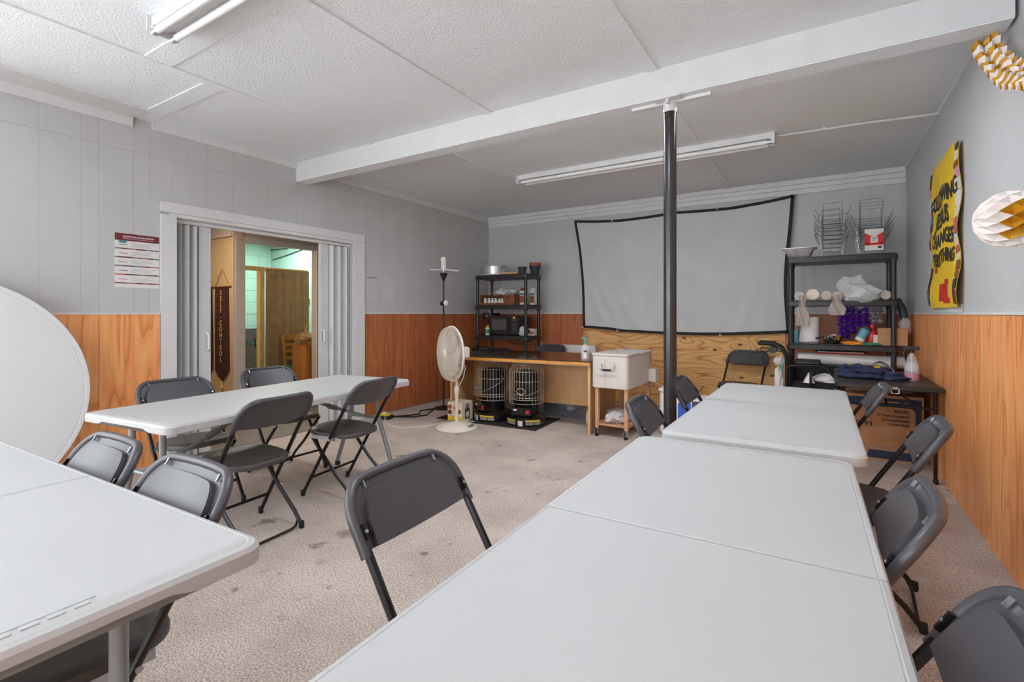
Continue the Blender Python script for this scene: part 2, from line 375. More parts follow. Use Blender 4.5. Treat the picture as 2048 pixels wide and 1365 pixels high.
# upper painted boards
G = .0005; TH = .004; WH = 1.252
lyb = [vb, .73, .95, 1.183, 1.412, 1.522, 1.748, 1.855, 2.024, 2.14, 2.301, 2.531, 2.692, 2.859, 3.189, 3.545, 3.80, 4.127, 4.41, 4.696, 5.04, 5.387, 5.74, 6.087, 6.40, YB]
for a, b in zip(lyb[:-1], lyb[1:]):
    z0 = WH + .012; zt = 2.552 if b < 2.70 else 2.62 if b < 3.3 else 2.55
    if b > 1.96 and a < 4.08: z0 = 2.192
    if b > 1.96 and a < 1.96 and b < 2.1: z0 = 2.192
    bx('board', 'white_paint', wall_left, XL, XL + TH, a + G, b - G, z0, zt - G)
    bx('board', 'white_paint', wall_left, XL, XL + TH + .002, a + G, b - G, zt + G, 2.80)
bx('board', 'white_paint', wall_left, XL, XL + TH, 1.855 + G, 1.933, WH + .012, 2.191)
for a, b in ((-4.64, -3.112), (-3.112, -2.32), (-2.32, -1.2), (-1.2, -.06), (-.06, XR - .01)):
    bx('board', 'white_paint', wall_back, a + G, b - G, YB - TH, YB, WH + .012, 2.655)
for a, b in ((YF, -.8), (-.8, .4), (.4, 1.62), (1.62, 2.84), (2.84, 4.06), (4.06, 5.21), (5.21, YB - .01)):
    bx('board', 'white_paint', wall_right, XR - TH, XR, a + G, b - G, WH + .012, 2.82)
# wainscot boards
def wains(parent, axis, edges, mat):
    for a, b in zip(edges[:-1], edges[1:]):
        th = .010 + random.uniform(0, .0016)
        if axis == 'L': bx('panel_board', mat, parent, XL, XL + th, a + .0015, b - .0015, .015, WH)
        if axis == 'R': bx('panel_board', mat, parent, XR - th, XR, a + .0015, b - .0015, .015, WH)
        if axis == 'B': bx('panel_board', mat, parent, a + .0015, b - .0015, YB - th, YB, .015, WH)
def spread(a, b, ws=(.2, .3, .15, .25, .22, .4)):
    out = [a]; i = 0
    while out[-1] < b - .2: out.append(out[-1] + ws[i % len(ws)]); i += 1
    out[-1] = b; return out
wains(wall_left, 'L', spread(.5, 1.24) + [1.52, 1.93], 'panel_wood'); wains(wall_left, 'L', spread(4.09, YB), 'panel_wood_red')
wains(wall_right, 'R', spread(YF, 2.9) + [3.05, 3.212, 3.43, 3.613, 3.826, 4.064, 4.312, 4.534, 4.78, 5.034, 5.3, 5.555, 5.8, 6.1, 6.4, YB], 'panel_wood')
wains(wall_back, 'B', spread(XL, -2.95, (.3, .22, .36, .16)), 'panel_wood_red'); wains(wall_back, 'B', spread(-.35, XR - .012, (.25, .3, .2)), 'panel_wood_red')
bx('plywood_sheet', 'plywood', wall_back, -2.948, -.352, YB - .018, YB, .015, 1.06)
bx('panel_board', 'panel_wood_red', wall_back, -2.948, -.352, YB - .01, YB, 1.062, WH)
for n_, b in (('trim_1', (XL, XL + .016, .5, 1.93, WH, WH + .012)), ('trim_2', (XL, XL + .016, 4.09, YB, WH, WH + .012)), ('trim_3', (XR - .016, XR, YF, YB, WH, WH + .012)), ('trim_4', (XL + .016, XR - .016, YB - .016, YB, WH, WH + .012))):
    struct(bx(n_, 'trim_paint', None, *b))
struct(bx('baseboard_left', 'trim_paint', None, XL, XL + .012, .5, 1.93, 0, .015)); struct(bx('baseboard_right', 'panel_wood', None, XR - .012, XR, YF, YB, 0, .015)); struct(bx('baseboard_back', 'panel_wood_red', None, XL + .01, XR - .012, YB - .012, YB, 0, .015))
# crown strips
struct(bx('trim_5', 'trim_paint', None, XL + .014, XR - .01, YB - .035, YB, 2.775, ZC)); struct(bx('trim_6', 'trim_paint', None, XL + .014, XR - .01, YB - .024, YB, 2.72, 2.773)); struct(bx('trim_7', 'trim_paint', None, XL + .014, XR - .01, YB - .014, YB, 2.66, 2.718))
struct(bx('trim_8', 'trim_paint', None, XL, XL + .028, 1.87, 3.185, 2.765, ZC)); struct(bx('trim_9', 'trim_paint', None, XL, XL + .02, 3.345, YB - .04, 2.75, ZC)); struct(bx('trim_10', 'trim_paint', None, XL, XL + .28, YF, 1.735, 2.812, ZC)); struct(bx('trim_13', 'trim_paint', None, XL, XL + .03, YF, 1.735, 2.74, 2.812))
struct(bx('trim_11', 'trim_paint', None, XR - .02, XR, 3.35, YB - .04, 2.80, ZC))
# ceiling battens
def bat(*b): return bx('batten', 'ceiling_paint', ce, *b)
bat(-3.545, -3.485, YF, 3.18, ZC - .010, ZC); bat(-2.24, -2.165, YF, 3.18, ZC - .010, ZC); bat(-.95, -.88, YF, 3.18, ZC - .010, ZC)
bat(-3.485, -.2, 1.365, 1.515, ZC - .008, ZC); bat(XL, -3.545, 1.737, 1.865, ZC - .008, ZC)
bat(-3.11, -3.04, 3.35, 5.75, ZC - .008, ZC); bat(-1.0, -.93, 3.35, YB - .04, ZC - .006, ZC)
# beam
bm = struct(MB().box(XL, XR - .02, 3.185, 3.335, 2.645, ZC).build('ceiling_beam', 'trim_paint', None, False))
bx('beam_soffit', 'ceiling_paint', bm, XL, XR - .02, 3.19, 3.33, 2.638, 2.645)
# doorway casing, jamb, track
dr = struct(thing('door_1', '', ''));
for q in ('label', 'category'): del dr[q]
for y0, y1, z0, z1 in ((1.934, D0, 0, 2.085), (D1, 4.089, 0, 2.105), (1.934, 4.089, 2.107, 2.192)): bx('casing', 'trim_paint', dr, XL, XL + .022, y0, y1, z0, z1)
bx('casing', 'trim_paint', dr, XL, XL + .016, D0 - .05, D1, 2.075, 2.105)
for y0, y1 in ((D0, D0 + .012), (D1 - .012, D1)): bx('jamb', 'jamb_paint', dr, XL - T, XL, y0, y1, 0, DH)
bx('head_jamb', 'jamb_paint', dr, XL - T, XL, D0 + .012, D1 - .012, DH - .02, DH)
bx('track', 'fixture_white', dr, XL - .085, XL - .045, D0 + .012, D1 - .012, DH - .05, DH - .02)
bx('threshold', 'grey_floor', dr, XL - T, XL, D0 + .012, D1 - .012, 0, .006)
def accordion(label, y0, y1, n, flip):
    t = thing('accordion_door', label, 'folding door', (XL - .065, 0, 0), group='folding accordion doors in the doorway')
    for i in range(n):
        a = y0 + (y1 - y0) * i / n; b = y0 + (y1 - y0) * (i + 1) / n; s = -1 if i % 2 else 1; xa, xb = (-.045*s, .045*s)
        MB().add([(xa-.003, a, .012), (xb-.003, b, .012), (xb-.003, b, 2.03), (xa-.003, a, 2.03), (xa+.003, a, .012), (xb+.003, b, .012), (xb+.003, b, 2.03), (xa+.003, a, 2.03)],
                 [(0,1,2,3),(7,6,5,4),(0,4,5,1),(1,5,6,2),(2,6,7,3),(3,7,4,0)]).build('fold_panel', 'door_vinyl', t, False)
    e = y1 if not flip else y0; s = 1 if not flip else -1
    p = MB(); p.box(-.018, .018, min(e, e + s*.10), max(e, e + s*.10), .012, 2.035); lp = p.build('lead_post', 'door_vinyl', t, False)
    MB().tube([(.018, e + s*.07, .92), (.045, e + s*.07, .94), (.045, e + s*.07, 1.06), (.018, e + s*.07, 1.08)], .011, 8).build('pull_handle', 'fixture_white', lp)
    MB().box(-.006, .006, (y0 - .02 if not flip else y1), (y0 if not flip else y1 + .02), .012, 2.03).build('jamb_strip', 'door_vinyl', t, False)
accordion('gathered grey vinyl accordion door beside the maroon banner', 2.075, 2.26, 6, False)
accordion('gathered grey vinyl accordion door beside the sign-up sheets', 3.622, 3.91, 6, True)
# ------------------------------------------------------------------ hall and teal room beyond
XH, YH = -6.0, 3.28
HC = 2.36
struct(MB().box(-9.0, XL - T, .6, 6.0, -.1, 0).build('floor_hall', 'grey_floor', None, False))
struct(MB().box(XH, XL - T, .6, 6.0, HC + .12, HC + .22).box(-9.0, XH, .6, YH, HC + .12, HC + .22).build('ceiling_hall', 'ceiling_paint', None, False))
struct(MB().box(-9.0, XH - .1, YH, 6.0, 2.55, 2.65).build('ceiling_far', 'pink_trim', None, False))
wh = struct(MB().box(-9.0, XH, YH, YH + .1, 0, 2.55).build('wall_hall', 'beige_panel', None, False))
xs = [-9.0 + i * .28 for i in range(10)] + [-6.23, -6.0]
for a, b in zip(xs[:-1], xs[1:]): bx('hall_board', 'beige_panel', wh, a + .002, b - .002, YH - .008, YH, .02, 2.19)
bx('crown', 'pink_trim', wh, -9.0, XH, YH - .03, YH, 2.19, HC)
bx('corner_trim', 'pink_trim', wh, XH, XH + .012, YH - .012, YH + .1, 0, HC)
struct(MB().box(XH - .1, XH, YH + .1, 3.41, 0, 2.55).box(XH - .1, XH, 4.43, 6.0, 0, 2.55).box(XH - .1, XH, 3.41, 4.43, 2.14, 2.55).build('wall_inner', 'pink_trim', None, False))
d2 = struct(thing('door_2', '', ''))
for q in ('label', 'category'): del d2[q]
bx('casing', 'pink_trim', d2, XH, XH + .02, 3.295, 3.41, 0, 2.2); bx('casing', 'trim_paint', d2, XH, XH + .02, 4.43, 4.54, 0, 2.2); bx('casing', 'trim_paint', d2, XH, XH + .02, 3.41, 4.43, 2.14, 2.2)
struct(MB().box(-8.5, -8.4, YH + .1, 5.4, 0, 2.55).build('wall_teal_far', 'teal_wall', None, False))
wt = struct(MB().box(-8.4, XH - .1, 5.27, 5.37, 0, 2.55).build('wall_teal_side', 'teal_wall', None, False))
struct(MB().box(-9.0, XL - T, .5, .6, 0, 2.55).box(XH, XL - T, 6.0, 6.1, 0, 2.55).box(-9.1, -9.0, .5, 3.4, 0, 2.55).build('wall_hall_end', 'beige_panel', None, False))
# block courses on the far teal wall
for r in range(12):
    z = .02 + r * .205
    for c_ in range(5):
        y0 = YH + .1 + c_*.41 - (.2 if r % 2 else 0)
        a, b = max(y0, YH + .1), min(y0 + .4, 5.27)
        if b - a > .05: bx('block', 'teal_wall', bpy.data.objects['wall_teal_far'], -8.4, -8.394, a + .004, b - .004, z, z + .197)
def room_lamp(label, loc, sx, sy, power, col):
    t = thing('ceiling_lamp', label, 'ceiling light', loc)
    MB().box(-sx/2, sx/2, -sy/2, sy/2, -.04, 0).build('lamp_housing', 'fixture_white', t, False)
    l = bpy.data.lights.new('lamp', 'AREA'); l.shape = 'RECTANGLE'; l.size = sx; l.size_y = sy; l.energy = power; l.color = col
    o = bpy.data.objects.new('lamp_light', l); COL.objects.link(o); o.parent = t; o.location = (0, 0, -.045)
room_lamp('white ceiling light in the teal room', (-7.4, 4.5, 2.55), .3, .9, 30, (1, .93, .8))
room_lamp('white ceiling light in the hall with maroon banners', (-5.7, 2.35, HC + .12), .3, .6, 16, (1, .82, .6))
# timber curtain partition
XC = -7.0
cf = thing('timber_partition', 'raw pine timber frame holding the brown grommet curtain', 'frame', (XC, 0, 0))
MB().box(-.06, .03, 4.195, 4.262, 0, 1.885).build('post', 'pine', cf, False); MB().box(-.06, .03, 3.75, 5.0, 1.885, 1.945).build('beam', 'pine', cf, False); MB().box(-.06, .03, 3.75, 3.81, 0, 1.885).build('post', 'pine', cf, False); MB().box(-.06, -.02, 4.95, 5.0, 0, 1.885).build('post', 'pine', cf, False)
cu = thing('curtain', 'brown floor-length grommet curtain hung from the pine frame', 'curtain', (XC + .055, 0, 0))
MB().sheet(70, 14, lambda a, b: (.016*math.sin(a*30)*(1.15-b*.5) + .006*math.sin(a*73+b*3), 4.266 + .73*a + .03*(1-b)*(a-.5), .03 + 1.895*b), (.003, 0, 0)).build('curtain_panel', 'curtain_cloth', cu)
for i in range(6): MB().tube([(.024 + .010*math.cos(q*PI/4), 4.33 + i*.12 + .022*math.cos(q*PI/4), 1.855 + .022*math.sin(q*PI/4)) for q in range(8)], .005, 5, True).build('grommet', 'steel', cu)
# pipes and wires in the teal room
tg = thing('wall_conduit', 'thin grey pipe and wires running along the teal wall', 'pipe')
q0 = aty(541, 600, 5.25); q1 = aty(541, 492, 5.25)
MB().tube([(q0.x, 5.25, 1.2), (q1.x, 5.25, 2.55)], .012, 6).build('pipe', 'teal_wall', tg)
for pts in (((545, 520), (570, 512), (610, 497), (640, 486)), ((490, 531), (515, 528), (541, 523)), ((490, 507), (530, 502), (575, 497))):
    MB().tube([(aty(u, v_, 5.25).x, 5.25, aty(u, v_, 5.25).z) for u, v_ in pts], .008, 5).build('cable', 'slate', tg)
# banners
def banner(label, u, body, crop=1.0):
    c0 = aty(u, 600, YH - .03); t = thing('wall_banner', label, 'banner', (c0.x, YH - .012, 0), group='maroon hanging banners')
    h0, h1, tip = 1.585, .56, .415; wd = .14
    def f(a, b):
        zb = h1 - (h1 - tip) * (1 - abs(2*a - 1)); z = zb + (h0 - zb) * b; k = 1 + .12*(1-b)
        return ((a - .5) * 2 * wd * k, -.012 - .008*math.sin(a*11 + b*2), z)
    MB().sheet(16, 14, f, (0, .003, 0)).build('cloth', 'velvet', t)
    MB().tube([(-.2, -.01, h0 + .005), (.2, -.01, h0 + .005)], .008, 8).build('rod', 'rope', t)
    MB().tube([(-.16, -.01, h0 + .01), (0, -.008, 1.80), (.16, -.01, h0 + .01)], .005, 6).build('cord', 'rope', t)
    MB().lathe([(.004, 0), (.018, -.01), (.012, -.03), (.022, -.08)], 8, (0, -.01, tip + .01)).build('tassel', 'gold_text', t)
    for i, ch in enumerate(body): text(ch, .085, 'gold_text', t, (0, -.024, 1.485 - i*.0745), (PI/2, 0, 0), bold=.002)
banner('maroon velvet banner lettered SELF-CONTROL on the beige hall wall', 442.5, 'SELF-CONTROL')
banner('maroon velvet banner half hidden behind the accordion door', 411, '')
# wooden chair, cabinet, bag in the teal room
t = thing('wooden_chair', 'honey wood ladder-back chair with green seat beside the cabinet', 'chair', (-6.64, 4.665, 0), -.05)
for s in (-1, 1):
    MB().tube([(-.19, s*.17, 0), (-.18, s*.17, .45), (-.25, s*.17, .93)], .019, 8).build('back_post', 'honey_wood', t)
    MB().tube([(.2, s*.18, 0), (.2, s*.18, .43)], .019, 8).build('leg', 'honey_wood', t)
    MB().box(-.19, .2, s*.18 - .01, s*.18 + .01, .36, .42).build('apron', 'honey_wood', t, False)
for z in (.56, .66, .76): MB().box(-.225 - (z-.6)*.15, -.205 - (z-.6)*.15, -.17, .17, z, z + .045).build('slat', 'honey_wood', t, False)
MB().box(-.262, -.235, -.2, .2, .85, .935).build('top_rail', 'honey_wood', t, False)
rbox(MB(), -.2, .22, -.2, .2, .43, .47, .04, .01).build('seat', 'green_cloth', t)
t = thing('side_cabinet', 'orange-brown wooden cabinet in front of the brown curtain', 'cabinet', (-6.32, 4.655, 0))
MB().box(-.13, .18, -.29, .2, 0, .80).build('body', 'cabinet_wood', t, False); MB().box(-.14, .19, -.30, .21, .80, .82).build('top', 'cabinet_wood', t, False); MB().box(.18, .188, -.26, .18, .04, .77).build('door', 'cabinet_wood', t, False)
bg_ = thing('bread_bag', 'clear knotted plastic bag of bread on the orange-brown cabinet', 'bag', (-6.29, 4.47, .82))
crumple((0, 0, 0), (.13, .15, .10), 'tan_film', 'bag_body', bg_, 3); crumple((0, -.03, .015), (.08, .08, .05), 'brown_print', 'bread_loaf', bg_, 4); crumple((.02, .07, .015), (.07, .06, .05), 'brown_print', 'bread_loaf', bg_, 5)
MB().lathe([(.055, .10), (.02, .20), (.015, .23), (.04, .30)], 10).build('bag_neck', 'tan_film', bg_)
ws = thing('wall_switch', 'small brown framed box on the teal wall beside the curtain', 'switch', aty(615.5, 604, 5.268)); MB().box(-.045, .045, -.02, 0, -.05, .05).build('frame', 'brown_print', ws, False); MB().box(-.03, .03, -.024, -.02, -.035, .035).build('face', 'cream_box', ws, False)
# ================================================================== FOLDING TABLES
TZ = .735
def table(label, loc, rz, mat='table_plastic', Lh=.915, W=.76, lt=.135, lb=.29):
    t = thing('folding_table', label, 'table', loc, rz, 'white rectangular folding tables')
    def outline(s, ins):           # s=+1/-1 half, rounded outside corners
        r = .045; out = []; e = 26
        y1 = Lh - ins; w2 = W/2 - ins; y0 = .0003 + min(ins, .006) * .3 + max(0, ins - .006)*.5
        out.append((w2, y0))
        for i in range(7): a = PI/2*i/6; out.append((w2 - r + r*math.cos(a), y1 - r + r*math.sin(a)))
        for i in range(1, e): out.append((w2 - r - (2*w2 - 2*r)*i/e, y1))
        for i in range(7): a = PI/2 + PI/2*i/6; out.append((-w2 + r + r*math.cos(a), y1 - r + r*math.sin(a)))
        out.append((-w2, y0)); return [(x, s*y) for x, y in out]
    def zb(x, y):
        if abs(y) < Lh - .06: return TZ - .046
        k = min(1, max(0, (.22 - abs(x)) / .035)); k = k*k*(3-2*k); return TZ - .046 + .014*k
    for s in (1, -1):
        o = [outline(s, i) for i in (.004, .0, .0, .006, .016, .0175, .0195, .021)]
        rings = [[(x, y, zb(x, y)) for x, y in o[0]], [(x, y, zb(x, y) + .003) for x, y in o[1]]]
        for k, z in ((2, TZ - .012), (3, TZ - .002), (4, TZ), (5, TZ - .0011), (6, TZ - .0011), (7, TZ)): rings.append([(x, y, z) for x, y in o[k]])
        h = MB().loft(rings).build('table_half', mat, t, ang=28)
        lat = MB()
        for xo in (-.065, -.03, .005, .04): lat.box(xo, xo + .024, s*(Lh - .05) - .007, s*(Lh - .05) + .007, TZ, TZ + .0022)
        lat.box(-.078, .078, s*(Lh - .0625) - .0015, s*(Lh - .0625) + .0015, TZ, TZ + .0018); lat.build('molded_latch', mat, h, False)
        yl = s * .80
        for q in (-1, 1):
            lg = MB().tube([(q*lt, yl, TZ - .046), (q*lt, yl, .46), (q*(lt + .1*(lb - lt)), yl, .42), (q*(lb - .005), yl, .05), (q*lb, yl, .012)], .0165, 10).build('leg', 'table_leg', t)
            MB().lathe([(.021, 0), (.022, .02), (.018, .035)], 10, (q*lb, yl, 0)).build('foot_cap', 'black_rubber', lg)
        MB().tube([(-lt, yl, .43), (lt, yl, .43)], .012, 8).build('crossbar', 'table_leg', t)
        MB().tube([(0, yl, .43), (0, s*.46, .56), (0, s*.16, TZ - .05)], .012, 8).build('brace', 'table_leg', t)
        MB().tube([(0, s*.50, .545), (0, s*.42, .575)], .019, 8).build('brace_lock', 'table_leg', t)
        MB().tube([(-.24, yl, TZ - .05), (.24, yl, TZ - .05)], .014, 8).build('pivot_bar', 'table_leg', t)
    return t
table('long white folding table joined to the pole-side table, farther from the screen', (-.262, 1.205, 0), .02)
table('long white folding table beside the black steel pole', (-.228, 3.135, 0), 0, lt=.032, lb=.05)
table('white folding table next to the leaning round table with two chairs tucked under', (-1.99, .265, 0), -PI/2 + .03)
table('white folding table in front of the accordion doorway with four chairs', (-3.035, 1.962, 0), .11)
# round table leaning on edge
rt = thing('round_folding_table', 'large round white folding table stood on edge against the wood-panelled wall', 'table', (-4.30, .632, .0), 0, rot=(0, -.12, 0))
R = .762
MB().loft([[(x0, r*math.cos(2*PI*j/96), R + r*math.sin(2*PI*j/96)) for j in range(96)] for x0, r in ((-.04, R-.006), (-.034, R), (-.008, R), (0, R-.006), (0, R-.03), (-.002, R-.032), (-.002, R-.036), (0, R-.038))]).build('round_top', 'round_plastic', rt)
for q in (-1, 1):
    MB().tube([(-.055, q*.35, R-.45), (-.055, q*.35, R+.45)], .014, 8).build('folded_leg', 'table_leg', rt)
MB().tube([(-.055, -.35, R), (-.055, .35, R)], .014, 8).build('crossbar', 'table_leg', rt)
# ================================================================== FOLDING CHAIRS
def cy_(z): return .19 - .60 * z          # y of the long post at height z
def make_chair():
    t = thing('folding_chair', 'x', 'chair')
    hw, zt, rr = .225, .803, .085
    def ztop(x):
        d = abs(x) - (hw - rr); return zt if d <= 0 else zt - rr + math.sqrt(max(0, rr*rr - d*d))
    def zbot(x): return .640 + .018*(x/hw)**2
    def yo(x): return -.030*(1 - (x/hw)**2)
    def pt(x, z, n): return (x, cy_(z) + yo(x) + n, z + n*.55)
    xs = lambda a, k=1.0: (hw*k) * math.sin((a - .5) * PI)
    MB().sheet(28, 8, lambda a, b: pt(xs(a), zbot(xs(a)) + (ztop(xs(a)) - zbot(xs(a)))*b, 0), (0, -.010, -.003)).build('backrest', 'chair_plastic', t)
    bk = t.children[-1]
    def pad(a, b):
        x = xs(a, .83); top = ztop(x/.83*1.0) - .032; bot = zbot(x) + .002; return pt(x, bot + (top - bot)*b, .015)
    MB().sheet(24, 6, pad, (0, -.016, -.008)).build('back_pad', 'chair_plastic', bk, ang=50)
    path = [(-hw, .645)] + [(-hw, z) for z in (.67, .695)]
    for i in range(9): a = PI - PI/2*i/8; path.append((-hw + rr + rr*math.cos(a), zt - rr + rr*math.sin(a)))
    path += [(x, zt) for x in (-.08, 0, .08)]
    path += [(-x, z) for x, z in path[::-1] if x < -.081]
    MB().tube([pt(x, z, -.006) for x, z in path], [.0145]*len(path), 10).build('back_rim', 'chair_plastic', bk)
    for s in (-1, 1):
        MB().box(-.0045, .0045, -.005, .005, -.021, .021).xf(Matrix.Translation(pt(s*.213, .695, .0095)) @ Matrix.Rotation(.54, 4, 'X')).build('clip', 'chair_metal', bk, False)
        MB().tube([pt(s*.213, .695, .0125), pt(s*.213, .695, .0165)], .005, 8).build('rivet', 'steel', bk)
        for xx in (s*.15,): MB().box(-.002, .002, -.004, .004, -.010, .010).xf(Matrix.Translation(pt(xx, .787, .006)) @ Matrix.Rotation(.54, 4, 'X')).build('rib_tick', 'steel', bk, False)
        pst = MB().tube([(s*.217, cy_(z) - .006, z) for z in (.015, .2, .44, .66)], .0115, 8).build('front_leg', 'chair_metal', t)
        MB().lathe([(.013, 0), (.0155, .012), (.0135, .04)], 8, (s*.217, cy_(.015) - .006, 0)).build('foot_cap', 'black_rubber', pst)
        rl = MB().tube([(s*.183, .125, .405), (s*.183, -.05, .205), (s*.183, -.175, .09), (s*.183, -.235, .014)], .0115, 8).build('rear_leg', 'chair_metal', t)
        MB().lathe([(.013, 0), (.0155, .012), (.0135, .04)], 8, (s*.183, -.235, 0)).build('foot_cap', 'black_rubber', rl)
        hb = MB().box(s*.196 - .004, s*.196 + .004, -.115, .135, .400, .424).build('seat_bracket', 'steel', t, False)
        MB().tube([(s*.190, -.068, .412), (s*.2335, -.068, .412)], .0085, 8).build('bolt', 'steel', hb)
        MB().tube([(s*.200, -.035, .222), (s*.178, -.035, .222)], .006, 6).build('pivot', 'steel', t)
    MB().tube([(-.217, cy_(.135) - .006, .135), (.217, cy_(.135) - .006, .135)], .009, 8).build('crossbar', 'chair_metal', t)
    u = [(-.183, -.19, .078), (-.178, -.206, .045), (-.155, -.22, .022), (-.12, -.224, .014)]
    MB().tube(u + [(-x, y, z) for x, y, z in u[::-1]], .0075, 8).build('rear_bar', 'chair_metal', t)
    def out(ins):
        pts = []
        for i in range(48):
            a = 2*PI*i/48; ca, sa = math.cos(a), math.sin(a); n = 3.0
            x = math.copysign(abs(ca)**(2/n), ca); y = math.copysign(abs(sa)**(2/n), sa)
            pts.append((x*(.198 - ins)*(1.0 + .03*y), .005 + y*(.205 - ins)))
        return pts
    def zs(x, y): return .010*(y/.2) - .008*(1 - (x/.2)**2)*(1 - (y/.21)**2)
    rings = [[(x, y, z + zs(x, y)) for x, y in out(i)] for i, z in ((.012, .416), (.0, .422), (.0, .436), (.004, .446), (.014, .452), (.05, .4535), (.11, .454), (.17, .454))]
    st = MB().loft(rings).build('seat', 'seat_plastic', t)
    for x in (-.012, .012):
        MB().tube([(x + .13, -.12, .4495), (x + .13, -.12, .4505)], .003, 6).build('seat_hole', 'black_rubber', st)
    return t
proto = make_chair(); used = []
def chair(label, x, y, face, dz=0, group=None, parent=None):   # face: heading the sitter looks to, degrees from +Y counter-clockwise
    c = proto if not used else dup(proto); used.append(1)
    c.location = (x, y, dz); c.rotation_euler = (0, 0, math.radians(face)); tag(c, label, 'chair', group or 'black folding chairs'); return c
E_, W_, S_, N_ = -90, 90, 180, 0
chair('black folding chair alone on the open carpet side of the table farther from the screen', -.775, 1.095, E_ + 2)
chair('black folding chair tucked to the long table just in front of the black steel pole', -.515, 2.58, E_ + 4)
chair('black folding chair half hidden behind the black steel pole', -.54, 3.55, E_)
chair('black folding chair facing out in front of the plywood panel', -.80, 6.29, S_ - 14)
chair('black folding chair beside the printed cardboard box under the black table', .035, 3.87, W_)
chair('black folding chair by the wood wall in front of the black table leg', .12, 2.70, W_ - 3)
chair('black folding chair by the wood wall, halfway along the table farther from the screen', -.08, 1.61, W_ - 3)
chair('black folding chair by the wood wall at the table row end away from the screen', -.04, .975, W_ - 3)
chair('black folding chair behind the white table in front of the gathered accordion door', -3.45, 1.64, E_)
chair('black folding chair behind the white table in front of the open hall doorway', -3.60, 2.40, E_)
chair('black folding chair seen from behind with light on its seat, at the accordion doorway table', -2.80, 1.605, W_ + 5)
chair('black folding chair seen from behind nearest the white floor fan', -2.885, 2.37, W_ + 8)
chair('black folding chair tucked under the white table right beside the leaning round table', -2.165, .455, S_)
chair('black folding chair tucked under the white table, its seat showing beneath the table end', -1.605, .46, S_)
chair('black folding chair behind the wooden desk', -3.28, 6.05, S_)
def folded_chair(label, x, y, tilt):
    t = thing('folded_chair', label, 'chair', (x, y, 0), group='folded chairs in the teal room', rot=(0, -tilt, 0))
    for s in (-1, 1):
        MB().tube([(0, s*.215, .012), (0, s*.215, .94)], .0115, 8).build('front_leg', 'chair_metal', t); MB().tube([(.03, s*.18, .02), (.02, s*.18, .62)], .0115, 8).build('rear_leg', 'chair_metal', t); MB().lathe([(.014, 0), (.015, .03)], 8, (0, s*.215, 0)).build('foot_cap', 'black_rubber', t)
    MB().loft([[(xx, a, b) for a, b in rrect(.45, .20, .08, 5, 0, .90)] for xx in (-.012, .012)]).build('backrest', 'chair_plastic', t); MB().loft([[(xx, a, b) for a, b in rrect(.40, .40, .1, 5, 0, .52)] for xx in (.034, .058)]).build('seat', 'seat_plastic', t)
    MB().tube([(0, -.215, .13), (0, .215, .13)], .009, 8).build('crossbar', 'chair_metal', t); MB().tube([(.03, -.18, .05), (.03, .18, .05)], .008, 8).build('rear_bar', 'chair_metal', t)
folded_chair('folded black chair leaning back against the teal block wall', -8.24, 4.80, .10)
folded_chair('folded black chair leaning in front of another by the pine post', -8.10, 4.62, .10)
# ================================================================== STEEL POLE
t = thing('support_pole', 'black painted steel support pole rising to the white beam', 'pole', (-.825, 3.26, 0))
MB().tube([(0, 0, 0.01), (0, 0, 2.575)], .0405, 24).build('pole_shaft', 'pillar_paint', t)
MB().tube([(0, 0, 2.56), (0, 0, 2.63)], .0425, 24).build('pole_head', 'trim_paint', t)
MB().box(-.25, .25, -.012, .035, 2.618, 2.638).build('top_strap', 'trim_paint', t, False)
MB().box(-.08, .08, -.09, .06, 2.626, 2.6385).build('cap_plate', 'trim_paint', t, False); MB().tube([(.0, -.065, 2.60), (0, -.065, 2.63)], .012, 8).build('bolt', 'trim_paint', t)
MB().lathe([(.075, 0), (.075, .01), (.045, .014)], 20).build('base_plate', 'pillar_paint', t)
# ================================================================== FLUORESCENT FIXTURES
def fixture(label, x0, x1, y, z, mirror=1):
    t = thing('fluorescent_light', label, 'ceiling light', (0, y, z), group='fluorescent strip lights')
    rbox(MB(), x0, x1, -.055, .055, -.055, 0, .006, .004).build('channel', 'fixture_white', t)
    for e, s in ((x0, 1), (x1, -1)):
        ec = MB().box(e - .004, e + .004, -.075, .075, -.085, 0).build('end_plate', 'fixture_white', t, False)
        for q in (-.045, .045): MB().box(min(e, e + s*.03), max(e, e + s*.03), q - .012, q + .012, -.10, -.05).build('lamp_holder', 'fixture_white', ec, False)
    for q in (-.045, .045): 
        tb = MB().tube([(x0 + .03, q, -.083), (x1 - .03, q, -.083)], .019, 12).build('lamp_tube', 'tube_glass', t)
        for e, s in ((x0 + .02, 1), (x1 - .02, -1)): MB().tube([(e, q, -.083), (e + s*.035, q, -.083)], .0195, 12).build('tube_cap', 'steel', tb)
fixture('long unlit fluorescent strip light above the projector screen', -2.93, -.335, 4.86, ZC)
fixture('unlit fluorescent strip light on the ceiling board near the accordion doorway', -3.0, -.62, 1.26, ZC - .0)
for lab, xa, xb, yy, pw in (('added lit fluorescent strip light, out of view over the open carpet', -1.52, -.42, 1.52, 15), ('added lit fluorescent strip light, out of view near the shop windows', -3.7, -1.5, -.7, 10), ('added lit fluorescent strip light hidden behind the white ceiling beam', -3.1, .1, 3.425, 30)):  # unseen strips added to brighten the carpet, near end and back half
    fixture(lab, xa, xb, yy, ZC)
    l = bpy.data.lights.new('added_tube_light', 'AREA'); l.shape = 'RECTANGLE'; l.size = xb - xa - .1; l.size_y = .12; l.energy = pw; l.color = (.90, .95, 1)
    lo = bpy.data.objects.new('added_tube_light', l); COL.objects.link(lo); lo.location = ((xa + xb)/2, yy, ZC - .108)
t = thing('ceiling_conduit', 'thin white conduit running along the ceiling to the wood-panelled wall', 'conduit', (0, 4.93, ZC - .013))
